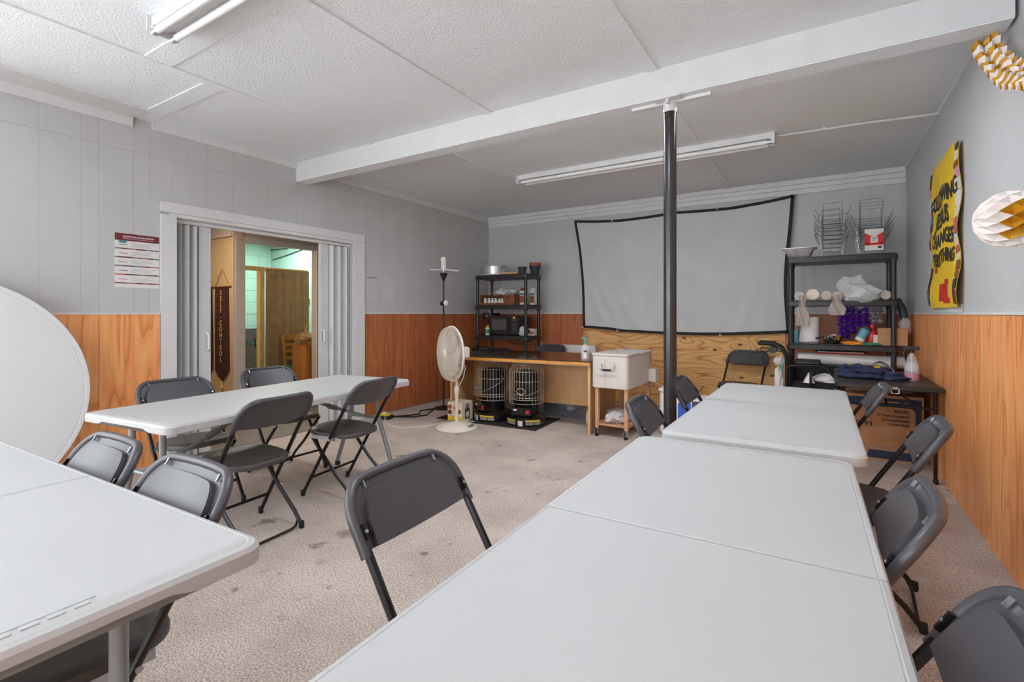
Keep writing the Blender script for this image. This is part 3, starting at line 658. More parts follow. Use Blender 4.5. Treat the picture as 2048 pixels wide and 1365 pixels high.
MB().tube([(-.325, -.02, 0), (-.1, 0, 0), (.3, .012, -.003), (XR - .012, .03, -.02)], .011, 8).build('pipe', 'trim_paint', t)
MB().box(.02, .04, -.02, .022, -.014, .013).build('pipe_clip', 'trim_paint', t, False)
# ================================================================== PROJECTOR SCREEN
sc = thing('projector_screen', 'large pale projector screen cloth with black border hung over the plywood', 'projector screen')
SYP = YB - .075
def poly(pts):
    q = [aty(u, v_, SYP) for u, v_ in pts]
    d = [0]
    for a, b in zip(q[:-1], q[1:]): d.append(d[-1] + (b - a).length)
    def f(s):
        s *= d[-1]
        for i in range(len(q) - 1):
            if s <= d[i+1] + 1e-9:
                k = (s - d[i]) / (d[i+1] - d[i]); return q[i].lerp(q[i+1], min(1, k))
        return q[-1]
    return f
sT = poly([(1148, 441), (1195, 441), (1242, 439), (1290, 433), (1354, 423), (1410, 419), (1463, 414), (1530, 402), (1589, 389)])
sB = poly([(1166, 656), (1219, 660), (1242, 664), (1330, 669), (1400, 671), (1459, 671), (1520, 669), (1580, 667)])
sL = poly([(1166, 656), (1165, 600), (1163, 556), (1158, 503), (1152, 465), (1148, 441)])
sR = poly([(1580, 667), (1575, 600), (1574, 560), (1577, 515), (1583, 460), (1589, 389)])
def coon(s, v_):
    p = sB(s).lerp(sT(s), v_) + sL(v_).lerp(sR(v_), s) - (sB(0).lerp(sB(1), s)).lerp(sT(0).lerp(sT(1), s), v_); return p
def scr(s, v_):
    p = coon(s, v_)
    w1 = math.exp(-((s) / .28)**2) * math.sin((s*1.0 + v_*.28)*75) + math.exp(-((1-s) / .25)**2) * math.sin(((1-s) + v_*.22)*80)
    low = max(0, 1 - v_*1.6); e = min(1, 8*min(s, 1-s, v_, 1-v_))
    p.y += e * (.010*w1*(.25 + low) + .009*low*math.sin(s*46 - v_*16) + .012*math.sin(s*PI)*math.sin(v_*PI)); return p
MB().sheet(150, 40, scr, (0, .002, 0)).build('screen_sheet', 'screen_cloth', sc, ang=80)
def strip(f, n, wd, inward):
    mb = MB()
    def g(a, b):
        p = f(a); return Vector((p.x + inward[0]*wd*b, p.y - .004, p.z + inward[1]*wd*b))
    return mb.sheet(n, 1, g, (0, .006, 0))
for f, n, inn in ((sT, 40, (0, -1)), (sB, 40, (0, 1)), (sL, 20, (1, 0)), (sR, 20, (-1, 0))): strip(f, n, .036, inn).build('border', 'screen_border', sc)
for p in [sT(k) for k in (.0, .21, .70, 1)] + [sB(k) for k in (0, .2, .71, 1)]:
    MB().tube([(p.x + .012*math.cos(q*PI/4), p.y - .008, p.z + .012*math.sin(q*PI/4) + (.012 if p.z < 1.3 else -.012)) for q in range(8)], .005, 5, True).build('grommet', 'steel', sc)
h0 = aty(1135, 432, YB - .01)
MB().tube([(h0.x, YB - .02, h0.z), sT(0)], .003, 5).build('hang_cord', 'steel', sc); MB().tube([(h0.x, YB, h0.z), (h0.x, YB - .03, h0.z), (h0.x, YB - .035, h0.z + .02)], .005, 6).build('hook', 'steel', sc)
p = sT(1); MB().tube([(p.x, YB, p.z + .01), (p.x, YB - .075, p.z + .008)], .005, 6).build('hook', 'steel', sc)
# ================================================================== DESK
dk = thing('desk', 'wide light wood desk with dark glossy top behind the two heaters', 'desk', (-2.86, 4.68, 0), math.radians(5.0))
rbox(MB(), -.89, .86, -.04, 1.0, .752, .765, .01, .003).build('desk_top', 'desk_top', dk)
MB().box(-.885, .855, -.035, .995, .715, .752).build('top_frame', 'desk_wood', dk, False); MB().box(-.89, .86, -.045, -.035, .728, .752).build('edge_strip', 'honey_wood', dk, False)
for x in (-.88, .825): MB().box(x, x + .025, 0.0, .98, 0, .715).build('side_panel', 'desk_wood', dk, False)
MB().box(-.855, .825, .50, .518, .20, .715).build('modesty_panel', 'desk_wood', dk, False)
# paper strip / board behind
t = thing('cream_board', 'narrow cream board edge lying behind the desk below the plywood', 'board', (-3.11, 6.44, 0)); MB().box(-.39, .47, -.02, .02, 0, .80).build('board_face', 'white_board', t, False); MB().box(-.39, .47, -.025, .025, .78, .81).build('board_cap', 'white_board', t, False)
# ================================================================== HEATERS
mt = tag(rbox(MB(), -.80, .52, -.36, .32, 0, .008, .01, .002).build('floor_mat', 'mat_black'), 'black rubber mat under the two cage heaters', 'mat'); mt.location = (-3.12, 4.94, 0); mt.rotation_euler = (0, 0, .06)
def heater(label, loc, rz):
    t = thing('kerosene_heater', label, 'heater', loc, rz, 'round wire-cage heaters under the desk')
    bs = MB().lathe([(.215, 0), (.225, .012), (.225, .075), (.215, .085), (.17, .11), (.13, .125)], 40).build('base_tray', 'enamel_black', t)
    for a0, a1, z0, z1, m_ in ((-2.55, -1.85, .056, .072, 'label_yellow'), (-1.32, -.55, .056, .072, 'label_yellow'), (-2.55, -1.85, .018, .052, 'label_grey'), (-1.30, -.9, .018, .052, 'label_grey'), (-.85, -.5, .018, .052, 'label_grey'), (-1.70, -1.46, .006, .064, 'label_white')):
        MB().loft([[(.227*math.cos(a0 + (a1-a0)*i/8), .227*math.sin(a0 + (a1-a0)*i/8), z) for i in range(9)] + [(.2235*math.cos(a1 - (a1-a0)*i/8), .2235*math.sin(a1 - (a1-a0)*i/8), z) for i in range(9)] for z in (z0, z1)]).build('label_band', m_, bs)
    MB().lathe([(.135, .10), (.14, .12), (.14, .225), (.15, .24), (.15, .25), (.10, .255)], 32).build('tank', 'enamel_black', t)
    bx_ = MB().box(-.115, .115, -.185, -.11, .115, .20).build('control_panel', 'enamel_black', t, False)
    MB().box(.05, .09, -.197, -.185, .135, .175).build('shutoff_button', 'red_plastic', bx_, False); MB().lathe([(.018, 0), (.016, .02)], 12).xf(Matrix.Translation((.0, -.185, .155)) @ Matrix.Rotation(PI/2, 4, 'X')).build('knob', 'black_plastic', bx_)
    MB().box(-.095, -.055, -.188, -.184, .165, .185).build('badge', 'label_white', bx_, False)
    MB().lathe([(.125, .255), (.128, .26), (.128, .585), (.10, .60)], 28).build('burner_cylinder', 'enamel_black', t)
    sl = MB()
    for i in range(28):
        a = 2*PI*i/28; sl.box(-.003, .003, .127, .133, .28, .56).xf(Matrix()) if False else sl.add(*(lambda b: (b.v, b.f))(MB().box(-.003, .003, .127, .134, .28, .56).xf(Matrix.Rotation(a, 4, 'Z'))))
    sl.build('burner_fins', 'black_plastic', t, False)
    cg = MB().box(-.005, .005, -.005, .005, .25, .251).build('cage', 'cage_wire', t, False)
    Rc = .195
    for i in range(34):
        a = 2*PI*i/34
        if abs((a - 1.5*PI)) < .62: z0 = .285
        else: z0 = .235
        MB().tube([(Rc*math.cos(a), Rc*math.sin(a), z0), (Rc*math.cos(a), Rc*math.sin(a), .60), (.155*math.cos(a), .155*math.sin(a), .665), (.13*math.cos(a), .13*math.sin(a), .672)], .0026, 5, caps=False).build('cage_wire', 'cage_wire', cg)
    for r_, z in ((Rc, .24), (Rc, .285), (Rc, .31), (Rc, .49), (Rc, .60), (.155, .667), (.09, .675), (.135, .673)):
        MB().tube([(r_*math.cos(2*PI*i/40), r_*math.sin(2*PI*i/40), z) for i in range(40)], .003, 5, True).build('cage_ring', 'cage_wire', cg)
    for k in range(3):
        a = k*PI/3; MB().tube([(.14*math.cos(a), .14*math.sin(a), .674), (-.14*math.cos(a), -.14*math.sin(a), .674)], .0026, 5).build('cage_wire', 'cage_wire', cg)
    MB().tube([(.05*math.cos(q*PI/6), -Rc - .012, .385 + .033*math.sin(q*PI/6)) for q in range(12)], .0065, 6, True).build('door_handle', 'steel', cg)
    MB().tube([(Rc + .005, -.02, .53)] + [(.23*math.cos(a), .21*math.sin(a), .49 - .15*math.sin(-a)) for a in [-PI*k/14 for k in range(15)]] + [(-Rc - .005, -.02, .53)], .0035, 6).build('carry_handle', 'steel', t)
    return t
heater('round kerosene heater with red button facing out, standing nearest the cooler', (-2.85, 4.885, .008), .22)
heater('round kerosene heater turned sideways, standing nearest the white fan', (-3.31, 4.885, .008), -.42)
# ================================================================== PEDESTAL FAN
f = thing('pedestal_fan', 'cream pedestal fan beside the desk', 'fan', (-3.375, 4.27, 0))
b_ = MB().lathe([(.225, 0), (.23, .008), (.225, .02), (.17, .045), (.09, .06), (.03, .075)], 48).build('base', 'fan_cream', f)
for a in (.2, PI - .6):
    MB().loft([[(.165*math.cos(a + da) * k_, .165*math.sin(a + da) * k_, z) for da, k_ in ((-.35, 1.15), (0, 1.2), (.35, 1.15), (.32, .85), (0, .8), (-.32, .85))] for z in (.040, .0475)]).build('carry_slot', 'grey_floor', b_, False)
MB().tube([(0, 0, .06), (0, 0, .40)], .019, 14).build('lower_pole', 'fan_cream', f); MB().lathe([(.02, .37), (.028, .385), (.03, .43), (.022, .46), (.014, .47)], 16).build('collar', 'fan_cream', f)
MB().tube([(0, 0, .45), (0, 0, .74)], .0125, 12).build('upper_pole', 'fan_cream', f)
hd = thing('fan_head', '', ''); 
for q in ('label', 'category'): del hd[q]
hd.parent = f; hd.location = (0, 0, .82); hd.rotation_euler = (.06, 0, math.atan2(-.49, .87) + PI + .96)
# head: local -Y is the blowing direction
ang = math.atan2(-.89, -.45); hd.rotation_euler = (0, 0, ang + PI/2)
rbox(MB(), -.06, .06, -.01, .14, -.06, .07, .03, .02).build('motor', 'fan_cream', hd); MB().box(-.025, .025, -.01, .05, -.11, -.05).build('tilt_neck', 'fan_cream', hd, False); MB().box(-.03, .03, .02, .06, .07, .10).build('oscillation_knob', 'fan_cream', hd, False)
RF = .285
def ringpath(r, y, n=48): return [(r*math.cos(2*PI*i/n), y, r*math.sin(2*PI*i/n)) for i in range(n)]
fg = MB()
for k in range(13):
    r_ = .05 + (RF - .05)*k/12; y = -.135 - .035*math.cos(r_/RF*PI/2) + .02
    fg.tube(ringpath(r_, y, 40), .0022, 4, True)
for i in range(90):
    a = 2*PI*i/90; fg.tube([((.05 + (RF-.05)*k/5)*math.cos(a), -.135 - .035*math.cos((.05 + (RF-.05)*k/5)/RF*PI/2) + .02, (.05 + (RF-.05)*k/5)*math.sin(a)) for k in range(6)] + [((RF+.01)*math.cos(a), -.06, (RF+.01)*math.sin(a))], .0017, 4, caps=False)
fg.build('front_grille', 'fan_cream', hd)
rg = MB()
for k in range(6): rg.tube(ringpath(.08 + (RF-.08)*k/5, .0 - .05*(k/5)**2, 40), .0022, 4, True)
for i in range(90):
    a = 2*PI*i/90; rg.tube([(.07*math.cos(a), .0, .07*math.sin(a)), (.2*math.cos(a), -.012, .2*math.sin(a)), (RF*math.cos(a), -.035, RF*math.sin(a)), ((RF+.01)*math.cos(a), -.06, (RF+.01)*math.sin(a))], .0017, 4, caps=False)
rg.build('rear_grille', 'fan_cream', hd)
MB().tube(ringpath(RF + .012, -.06, 56), .009, 8, True).build('grille_rim', 'fan_cream', hd)
MB().lathe([(.055, 0), (.055, .008), (.04, .014)], 24).xf(Matrix.Translation((0, -.148, 0)) @ Matrix.Rotation(PI/2, 4, 'X')).build('hub_badge', 'fan_cream', hd)
for i in range(5):
    a0 = 2*PI*i/5
    MB().sheet(8, 6, lambda a, b: ((.04 + .2*b)*math.cos(a0 + (a-.5)*(.9 + .25*b)), -.075 + .05*(a-.5), (.04 + .2*b)*math.sin(a0 + (a-.5)*(.9 + .25*b))), (0, .003, 0)).build('blade', 'fan_blade', hd)
MB().tube([(.02, .06, .74), (.05, .09, .66), (.045, .06, .55), (.02, .02, .47)], .005, 6).build('power_lead', 'white_cable', f)
q = [(-3.40, 4.20, .03), (-3.75, 4.17, .006), (-3.90, 3.99, .006), (-4.05, 3.97, .006), (-4.25, 4.03, .006), (-4.40, 4.10, .02), (-4.42, 4.14, .07)]
pc_ = (MB().tube([(-3.31, 4.50, .04), (-3.45, 4.56, .02), (-3.66, 4.40, .006), (-3.72, 4.10, .006), (-3.86, 3.93, .006), (-4.05, 3.95, .006), (-4.25, 4.05, .006), (-4.38, 4.18, .03), (-4.40, 4.20, .062)], .005, 6).build('power_cord', 'white_cable', f)); pc_.location = (3.375, -4.27, 0)
# ================================================================== FLOOR LAMP
t = thing('floor_lamp', 'thin black floor lamp with bare bulb and reading arm in the corner', 'lamp', (-4.22, 5.06, 0))
MB().lathe([(.13, 0), (.135, .008), (.12, .02), (.03, .03), (.012, .05)], 28).build('base', 'black_plastic', t)
MB().tube([(0, 0, .03), (0, 0, 1.70)], .0105, 10).build('pole', 'black_plastic', t)
MB().lathe([(.012, 1.68), (.018, 1.70), (.055, 1.785), (.05, 1.79)], 16).build('cup', 'black_plastic', t)
MB().lathe([(.016, 1.785), (.022, 1.80), (.022, 1.835)], 12).build('socket', 'steel', t)
MB().lathe([(.02, 1.835), (.034, 1.85), (.036, 1.98), (.03, 2.0), (.01, 2.005)], 16).build('bulb', 'foam_white', t)
MB().tube([(-.21, -.02, 1.845), (-.06, 0, 1.835), (.06, 0, 1.835), (.23, .03, 1.81)], .009, 8).build('shade_spider', 'fixture_white', t)
MB().lathe([(.03, 0), (.034, .02), (.03, .045)], 14).xf(Matrix.Translation((-.02, -.02, 1.39)) @ Matrix.Rotation(PI/2, 4, 'Y')).build('arm_joint', 'black_plastic', t)
MB().lathe([(.012, 0), (.035, .015), (.036, .04), (.012, .055)], 14).xf(Matrix.Translation((.03, -.02, 1.395)) @ Matrix.Rotation(PI/2, 4, 'Y')).build('reading_bulb', 'foam_white', t)
# ================================================================== BOX, STRIP, CORDS UNDER THE DESK
t = thing('appliance_box', 'small printed appliance box standing by the desk leg behind the fan', 'box', (-3.60, 4.62, 0), .06)
MB().box(-.10, .10, -.11, .11, 0, .225).build('carton', 'cream_box', t, False); MB().box(-.098, .098, -.1125, -.11, .008, .065).build('yellow_stripe', 'label_yellow', t, False)
for x, z, m_ in ((-.07, .17, 'brown_print'), (-.07, .11, 'maroon'), (.01, .16, 'salmon'), (.06, .12, 'brown_print')): MB().lathe([(.028, 0), (.028, .002)], 12).xf(Matrix.Translation((x, -.11, z)) @ Matrix.Rotation(PI/2, 4, 'X')).build('food_print', m_, t)
MB().box(.10, .102, -.05, .05, .03, .15).build('appliance_print', 'slate', t, False); MB().box(.102, .103, -.03, .03, .05, .11).build('appliance_window', 'label_white', t, False); MB().lathe([(.04, 0), (.04, .0015)], 14).xf(Matrix.Translation((.10, 0, .17)) @ Matrix.Rotation(PI/2, 4, 'Y')).build('appliance_lid', 'ink_grey', t)
t = thing('power_adapter', 'yellow and black power outlet block on the carpet by the doorway', 'outlet', (-4.43, 4.22, 0), .3)
rbox(MB(), -.1, .1, -.07, .07, 0, .035, .03, .005).build('housing', 'black_plastic', t); rbox(MB(), -.07, .07, -.05, .05, .035, .055, .03, .005).build('cover', 'label_yellow', t); MB().box(-.02, .02, -.015, .015, .055, .075).build('plug', 'white_cable', t, False)
tag(MB().tube([(-4.40, 4.31, .010), (-4.28, 4.45, .010), (-4.22, 4.60, .010), (-4.35, 4.75, .010), (-4.30, 4.92, .010), (-4.05, 5.20, .012), (-4.02, 5.25, .3), (-4.05, 5.22, .9)], .008, 6).build('extension_cord', 'black_rubber'), 'black extension cord running along the wall to the floor lamp', 'cord')
tag(MB().tube([(-4.35, 4.33, .010), (-4.17, 4.42, .010), (-4.10, 4.60, .010), (-4.18, 4.72, .010), (-4.24, 4.88, .010)], .008, 6).build('extension_cord', 'black_rubber'), 'black cord looping on the carpet beside the power outlet block', 'cord')
# storage bin behind the desk panel
t = thing('storage_bin', 'clear plastic storage bin with wrapped packages under the desk', 'storage bin', (-2.62, 5.62, 0), .06)
o_ = MB()
rings = []
for z, i in ((0, .02), (.01, .015), (.21, 0), (.225, -.01)): rings.append([(a, b, z) for a, b in rrect(.86 - 2*i, .44 - 2*i, .05, 4)])
o_.loft(rings, True, False).build('bin_body', 'bin_plastic', t); rbox(MB(), -.45, .45, -.235, .235, .225, .245, .05, .004).build('lid', 'bin_plastic', t)
for k, (x, y, z, s, m_) in enumerate(((-.02, -.1, .012, .06, 'purple_tint'), (.03, -.12, .08, .05, 'label_white'), (-.08, -.08, .10, .055, 'teal_can'), (.14, -.1, .012, .06, 'maroon'), (-.25, -.05, .012, .09, 'slate'), (.06, -.05, .10, .05, 'candy_pink'))): crumple((x, y, z), (s*1.2, s, s), m_, 'package', t, k)
tag(crumple((-2.28, 5.50, 0), (.13, .07, .06), 'green_paper', 'wrapped_parcel', None, 9), 'green wrapped parcel beside the clear storage bin under the desk', 'parcel')
t = crumple((-2.12, 5.10, 0), (.075, .10, .145), 'plastic_film', 'grocery_bag', None, 11); tag(t, 'white plastic grocery bag on the carpet against the desk side panel', 'bag')
# ================================================================== PLASTIC SHELVING
def shelving(label, loc, wd, dp, tops, bays):
    t = thing('shelving_unit', label, 'shelf', loc, group='black plastic shelving units')
    for z in tops:
        s_ = rbox(MB(), 0, wd, 0, dp, z - .062, z - .012, .03, .004); s_.add(*(lambda b: (b.v, b.f))(rbox(MB(), .02, wd - .02, .02, dp - .02, z - .012, z - .0, .02, .003)))
        sh = s_.build('shelf', 'shelf_plastic', t)
        for x0, x1 in ((.07, .40*wd), (.60*wd, wd - .07)):
            MB().tube([(x0 - .02, -.001, z - .012), (x0, -.001, z - .035), (x1, -.001, z - .035), (x1 + .03, -.001, z - .012)], .004, 4).build('front_groove', 'black_plastic', sh, False)
        MB().tube([(wd*.42, -.001, z - .06), (wd*.45, -.001, z - .043), (wd*.55, -.001, z - .043), (wd*.58, -.001, z - .06)], .004, 4).build('front_groove', 'black_plastic', sh, False)
        for x in (.035, wd - .035):
            for y in (.035, dp - .035): MB().lathe([(.026, z - .085), (.029, z - .075), (.029, z - .058)], 14, (x, y, 0)).build('collar', 'shelf_plastic', sh)
    zz = [0] + list(tops)
    for x in (.035, wd - .035):
        for y in (.035, dp - .035):
            for a, b in zip(zz[:-1], zz[1:]): MB().tube([(x, y, a), (x, y, b - .06)], .0225, 14).build('post', 'shelf_plastic', t)
    return t
LX, LY, LT = -4.42, 6.02, (.03 + .06, .485, .935, 1.385, 1.83)
shelving('black plastic shelving unit behind the desk holding a microwave', (LX, LY, 0), .91, .45, LT, 4)
RX, RY, RTp = -.30, 5.98, (.09, .485, .945, 1.395, 1.85)
shelving('black plastic shelving unit beside the projector screen holding wire racks', (RX, RY, 0), .94, .44, RTp, 4)
# ---- microwave shelving contents
z3, z2, z1 = LT[4], LT[3], LT[2]
t = thing('aluminum_pot', 'large round aluminum pot on the top of the microwave shelving', 'pot', (-4.19, 6.22, z3 + .012))
MB().lathe([(.15, 0), (.165, .005), (.172, .12), (.18, .125), (.178, .13), (.168, .128), (.16, .02), (.02, .012)], 40, caps=True).build('pot_body', 'foil', t)
for s in (-1, 1): MB().tube([(s*.17, -.04, .10), (s*.215, -.04, .105), (s*.215, .04, .105), (s*.17, .04, .10)], .005, 6).build('handle', 'steel', t)
tag(rbox(MB(), -.17, .17, -.15, .15, 0, .012, .03, .002).build('white_tray', 'foam_white'), 'thin white tray under the aluminum pot', 'tray').location = (-4.19, 6.22, z3)
t = thing('serving_tray', 'shallow tan wooden tray on top of the microwave shelving between pot and planters', 'tray', (-3.86, 6.20, z3), .1); MB().box(-.14, .14, -.12, .12, 0, .008).build('tray_base', 'desk_wood', t, False)
for b in ((-.14, .14, -.12, -.11, .008, .028), (-.14, .14, .11, .12, .008, .028), (-.14, -.13, -.11, .11, .008, .028), (.13, .14, -.11, .11, .008, .028)): MB().box(*b).build('tray_rim', 'desk_wood', t, False)
def pot(label, x, y, z, r, h, m_, parent=None):
    t = thing('plant_pot', label, 'plant pot', (x, y, z)); MB().lathe([(r*.68, 0), (r*.7, .004), (r*.95, h*.82), (r*1.08, h*.83), (r*1.1, h), (r*1.0, h), (r*.9, h*.85), (r*.6, .02)], 28).build('pot_wall', m_, t)
    for i in range(10): a = 2*PI*i/10; MB().tube([(r*.72*math.cos(a), r*.72*math.sin(a), .008), (r*.95*math.cos(a), r*.95*math.sin(a), h*.8)], .004, 5).build('rib', m_, t)
pot('small dark green ribbed plant pot on the microwave shelving', -3.665, 6.16, z3, .066, .10, 'pot_green')
pot('larger dark green plant pot on the microwave shelving corner', -3.56, 6.35, z3, .082, .125, 'pot_green')
t = thing('terracotta_pot', 'terracotta pot nested in the larger dark green pot', 'plant pot', (-3.56, 6.35, z3 + .03)); MB().lathe([(.05, 0), (.07, .09), (.083, .10), (.088, .14), (.078, .14), (.068, .10), (.045, .01)], 28).build('pot_wall', 'terracotta', t)
t = thing('wooden_crate', 'brown wooden crate of small jars on the microwave shelving', 'crate', (-4.05, 6.22, z2))
MB().box(-.30, .30, -.15, .15, 0, .01).build('crate_floor', 'crate_wood', t, False); MB().box(-.30, .30, .14, .15, .01, .155).build('back_slat', 'crate_wood', t, False)
for x in (-.30, .29): MB().box(x, x + .01, -.15, .14, .01, .155).build('end_slat', 'crate_wood', t, False)
MB().box(.12, .29, -.15, -.14, .01, .145).build('front_panel', 'crate_wood', t, False); MB().box(-.29, .12, -.15, -.142, .01, .03).build('front_lip', 'crate_wood', t, False); MB().box(.17, .24, -.1515, -.15, .10, .115).build('hand_slot', 'black_plastic', t, False)
for i, (x, h) in enumerate(((-.235, .09), (-.165, .09), (-.105, .085), (-.045, .085), (.02, .08), (.072, .08))):
    j = thing('spice_jar', 'small silver-lidded jar in the brown crate', 'jar', (-4.05 + x, 6.22 - .105, z2 + .0105), group='silver-lidded jars in the crate'); MB().lathe([(.024, 0), (.026, .004), (.026, h*.7), (.02, h*.78)], 14).build('jar_glass', 'label_white', j); MB().lathe([(.026, h*.72), (.027, h*.75), (.027, h), (.02, h + .002)], 14).build('lid', 'steel', j)
j = thing('spice_jar', 'silver-lidded jar stacked on the others in the brown crate', 'jar', (-3.995, 6.235, z2 + .0105)); MB().lathe([(.026, 0), (.026, .11), (.02, .115)], 14).build('jar_glass', 'label_white', j); MB().lathe([(.027, .112), (.027, .135), (.02, .137)], 14).build('lid', 'steel', j)
tag(crumple((-4.02, 6.25, z2 + .156), (.19, .10, .06), 'plastic_film', 'plastic_wrap', None, 21), 'crumpled clear plastic wrap heaped on the brown crate', 'plastic wrap')
for x, lab in ((-3.675, 'printed drink carton with brown top on the microwave shelving'), (-3.575, 'printed drink carton with white cap at the microwave shelving corner')):
    t = thing('drink_carton', lab, 'carton', (x, 6.20 + (.12 if x > -3.6 else 0), z2)); MB().box(-.037, .037, -.035, .035, 0, .20).build('carton_body', 'label_white', t, False); MB().add([(-.037, -.035, .2), (.037, -.035, .2), (.037, .035, .2), (-.037, .035, .2), (-.037, 0, .25), (.037, 0, .25)], [(0,1,5,4), (2,3,4,5), (1,2,5), (3,0,4)]).build('gable_top', 'brown_print' if x < -3.6 else 'label_white', t, False)
    MB().box(-.036, .036, -.037, -.035, .03, .13).build('label_print', 'brown_print', t, False); MB().box(-.036, .036, -.037, -.035, .14, .17).build('brand_band', 'teal', t, False)
t = thing('coffee_maker', 'black coffee maker beside the microwave', 'coffee maker', (-4.27, 6.25, z1)); rbox(MB(), -.09, .09, -.12, .12, 0, .03, .02).build('base', 'black_plastic', t); rbox(MB(), -.09, .09, .03, .12, .03, .33, .02).build('tower', 'black_plastic', t); rbox(MB(), -.09, .09, -.12, .12, .24, .33, .03).build('brew_head', 'black_plastic', t); MB().lathe([(.055, .03), (.065, .05), (.06, .15), (.045, .17)], 20, (0, -.05, 0)).build('carafe', 'dark_screen', t); MB().box(-.01, .01, -.122, -.12, .26, .31).build('badge', 'steel', t, False)
mw_ = t = thing('microwave', 'black microwave oven on the shelf behind the desk', 'microwave', (-3.925, 6.24, z1 + .0))
rbox(MB(), -.245, .245, -.16, .17, .012, .285, .012).build('body', 'black_plastic', t)
for x in (-.2, .2):
    for y in (-.13, .13): MB().lathe([(.012, 0), (.014, .012)], 8, (x, y, 0)).build('foot', 'black_rubber', t)
d_ = MB().box(-.24, .115, -.178, -.161, .02, .28).build('door', 'black_plastic', t, False); MB().box(-.205, .045, -.180, -.178, .085, .235).build('door_window', 'dark_screen', d_, False); MB().box(.075, .09, -.20, -.178, .06, .25).build('door_handle', 'black_plastic', d_, False)
cp = MB().box(.12, .24, -.178, -.161, .02, .28).build('control_panel', 'black_plastic', t, False); MB().box(.14, .22, -.180, -.178, .215, .25).build('clock_display', 'dark_screen', cp, False)
for r_ in range(4):
    for c_ in range(3): MB().box(.142 + c_*.028, .162 + c_*.028, -.180, -.178, .06 + r_*.033, .082 + r_*.033).build('button', 'slate', cp, False)
MB().lathe([(.026, 0), (.026, .001)], 4).xf(Matrix.Translation((.18, -.179, .26)) @ Matrix.Rotation(PI/2, 4, 'X')).build('energy_sticker', 'label_yellow', cp)
t = thing('pill_bottle', 'white supplement bottle with yellow-green cap before the coffee maker', 'bottle', (-4.22, 6.075, z1)); MB().lathe([(.034, 0), (.036, .005), (.036, .095), (.024, .115)], 18).build('bottle_body', 'label_white', t); MB().lathe([(.027, .11), (.027, .135), (.02, .137)], 14).build('cap', 'label_yellow', t); MB().lathe([(.0365, .025), (.0365, .085)], 18, caps=False).build('label_wrap', 'green_paper', t)
tag(crumple((-3.64, 6.13, z1), (.055, .05, .085), 'plastic_film', 'snack_bag', None, 31), 'grey translucent snack bag beside the microwave', 'bag')
t = thing('sugar_box', 'small white and red printed packet box on the microwave shelf', 'box', (-3.565, 6.28, z1)); MB().box(-.055, .05, -.04, .04, 0, .10).build('carton', 'label_white', t, False); MB().box(-.02, .048, -.042, -.04, .02, .06).build('red_print', 'salmon', t, False); MB().box(-.05, -.02, -.042, -.04, .03, .09).build('dark_print', 'slate', t, False)
cc_ = (MB().tube([(-4.05, 6.40, z1 + .05), (-4.05, 6.49, z1 + .05), (-4.05, 6.49, z1 - .08), (-4.06, 6.42, .84), (-4.0, 6.40, .80), (-3.85, 6.42, .79), (-3.74, 6.43, .82), (-3.68, 6.49, z1 - .08), (-3.68, 6.49, z1 + .05)], .006, 6).build('power_cord', 'black_rubber', mw_)); cc_.location = (3.925, -6.24, -z1)
# phone and sanitizer on the desk
dz = .765
t = thing('desk_phone', 'black desk telephone on the dark desk top behind the fan', 'telephone', (-3.60, 5.05, dz), .3)
MB().add([(-.10, -.10, 0), (.10, -.10, 0), (.10, .10, 0), (-.10, .10, 0), (-.10, -.10, .02), (.10, -.10, .02), (.10, .10, .07), (-.10, .10, .07)], [(3,2,1,0),(4,5,6,7),(0,1,5,4),(1,2,6,5),(2,3,7,6),(3,0,4,7)]).build('phone_base', 'black_plastic', t, False)
MB().tube([(-.075, -.09, .045), (-.075, -.05, .075), (-.075, .05, .095), (-.075, .09, .085)], [.022, .016, .016, .022], 8).build('handset', 'black_plastic', t); MB().box(0, .085, -.02, .06, .045, .052).build('keypad', 'slate', t, False)
tag(rbox(MB(), -.13, .13, -.05, .05, 0, .03, .01).build('router', 'black_plastic'), 'flat black router box lying at the back of the desk', 'router').location = (-3.62, 5.50, dz)
t = thing('sanitizer_bottle', 'tall clear hand sanitizer pump bottle with teal pump on the desk corner', 'bottle', (-2.115, 4.86, dz))
MB().lathe([(.042, 0), (.045, .008), (.045, .125), (.035, .155), (.016, .165), (.016, .175)], 22).build('bottle_body', 'clear_plastic', t); MB().lathe([(.04, .006), (.041, .09)], 22).build('gel', 'clear_plastic', t); MB().lathe([(.018, .172), (.018, .195), (.008, .2), (.006, .225)], 12).build('pump_collar', 'teal_plastic', t); MB().box(-.045, .022, -.009, .009, .222, .234).build('pump_head', 'teal_plastic', t, False); MB().box(.002, .040, -.047, -.030, .02, .115).build('label_panel', 'label_white', t, False); MB().box(.003, .039, -.0475, -.047, .085, .105).build('label_band', 'slate', t, False)
# ================================================================== COOLER CART
ck = thing('cooler_cart', 'cream metal patio cooler box on a wooden wheeled cart', 'cooler', (-1.80, 4.735, 0), -.03)
rbox(MB(), -.195, .195, 0, .76, .50, .825, .04, .006).build('cooler_tub', 'cooler_cream', ck)
for y0, y1 in ((-.004, .378), (.382, .764)):
    l_ = rbox(MB(), -.199, .199, y0, y1, .826, .852, .03, .006).build('lid', 'cooler_cream', ck); yy = (y0 + y1)/2 - .06
    MB().tube([(-.03, yy, .85), (-.03, yy, .878), (.03, yy, .878), (.03, yy, .85)], .005, 6).build('lid_handle', 'chrome', l_)
h_ = MB().tube([(-.075, 0, .742), (-.085, -.03, .735), (-.075, -.04, .69), (.055, -.04, .69), (.065, -.03, .735), (.055, 0, .742)], .007, 8).build('end_handle', 'chrome', ck); MB().tube([(-.055, -.04, .69), (.035, -.04, .69)], .011, 8).build('grip', 'black_rubber', h_)
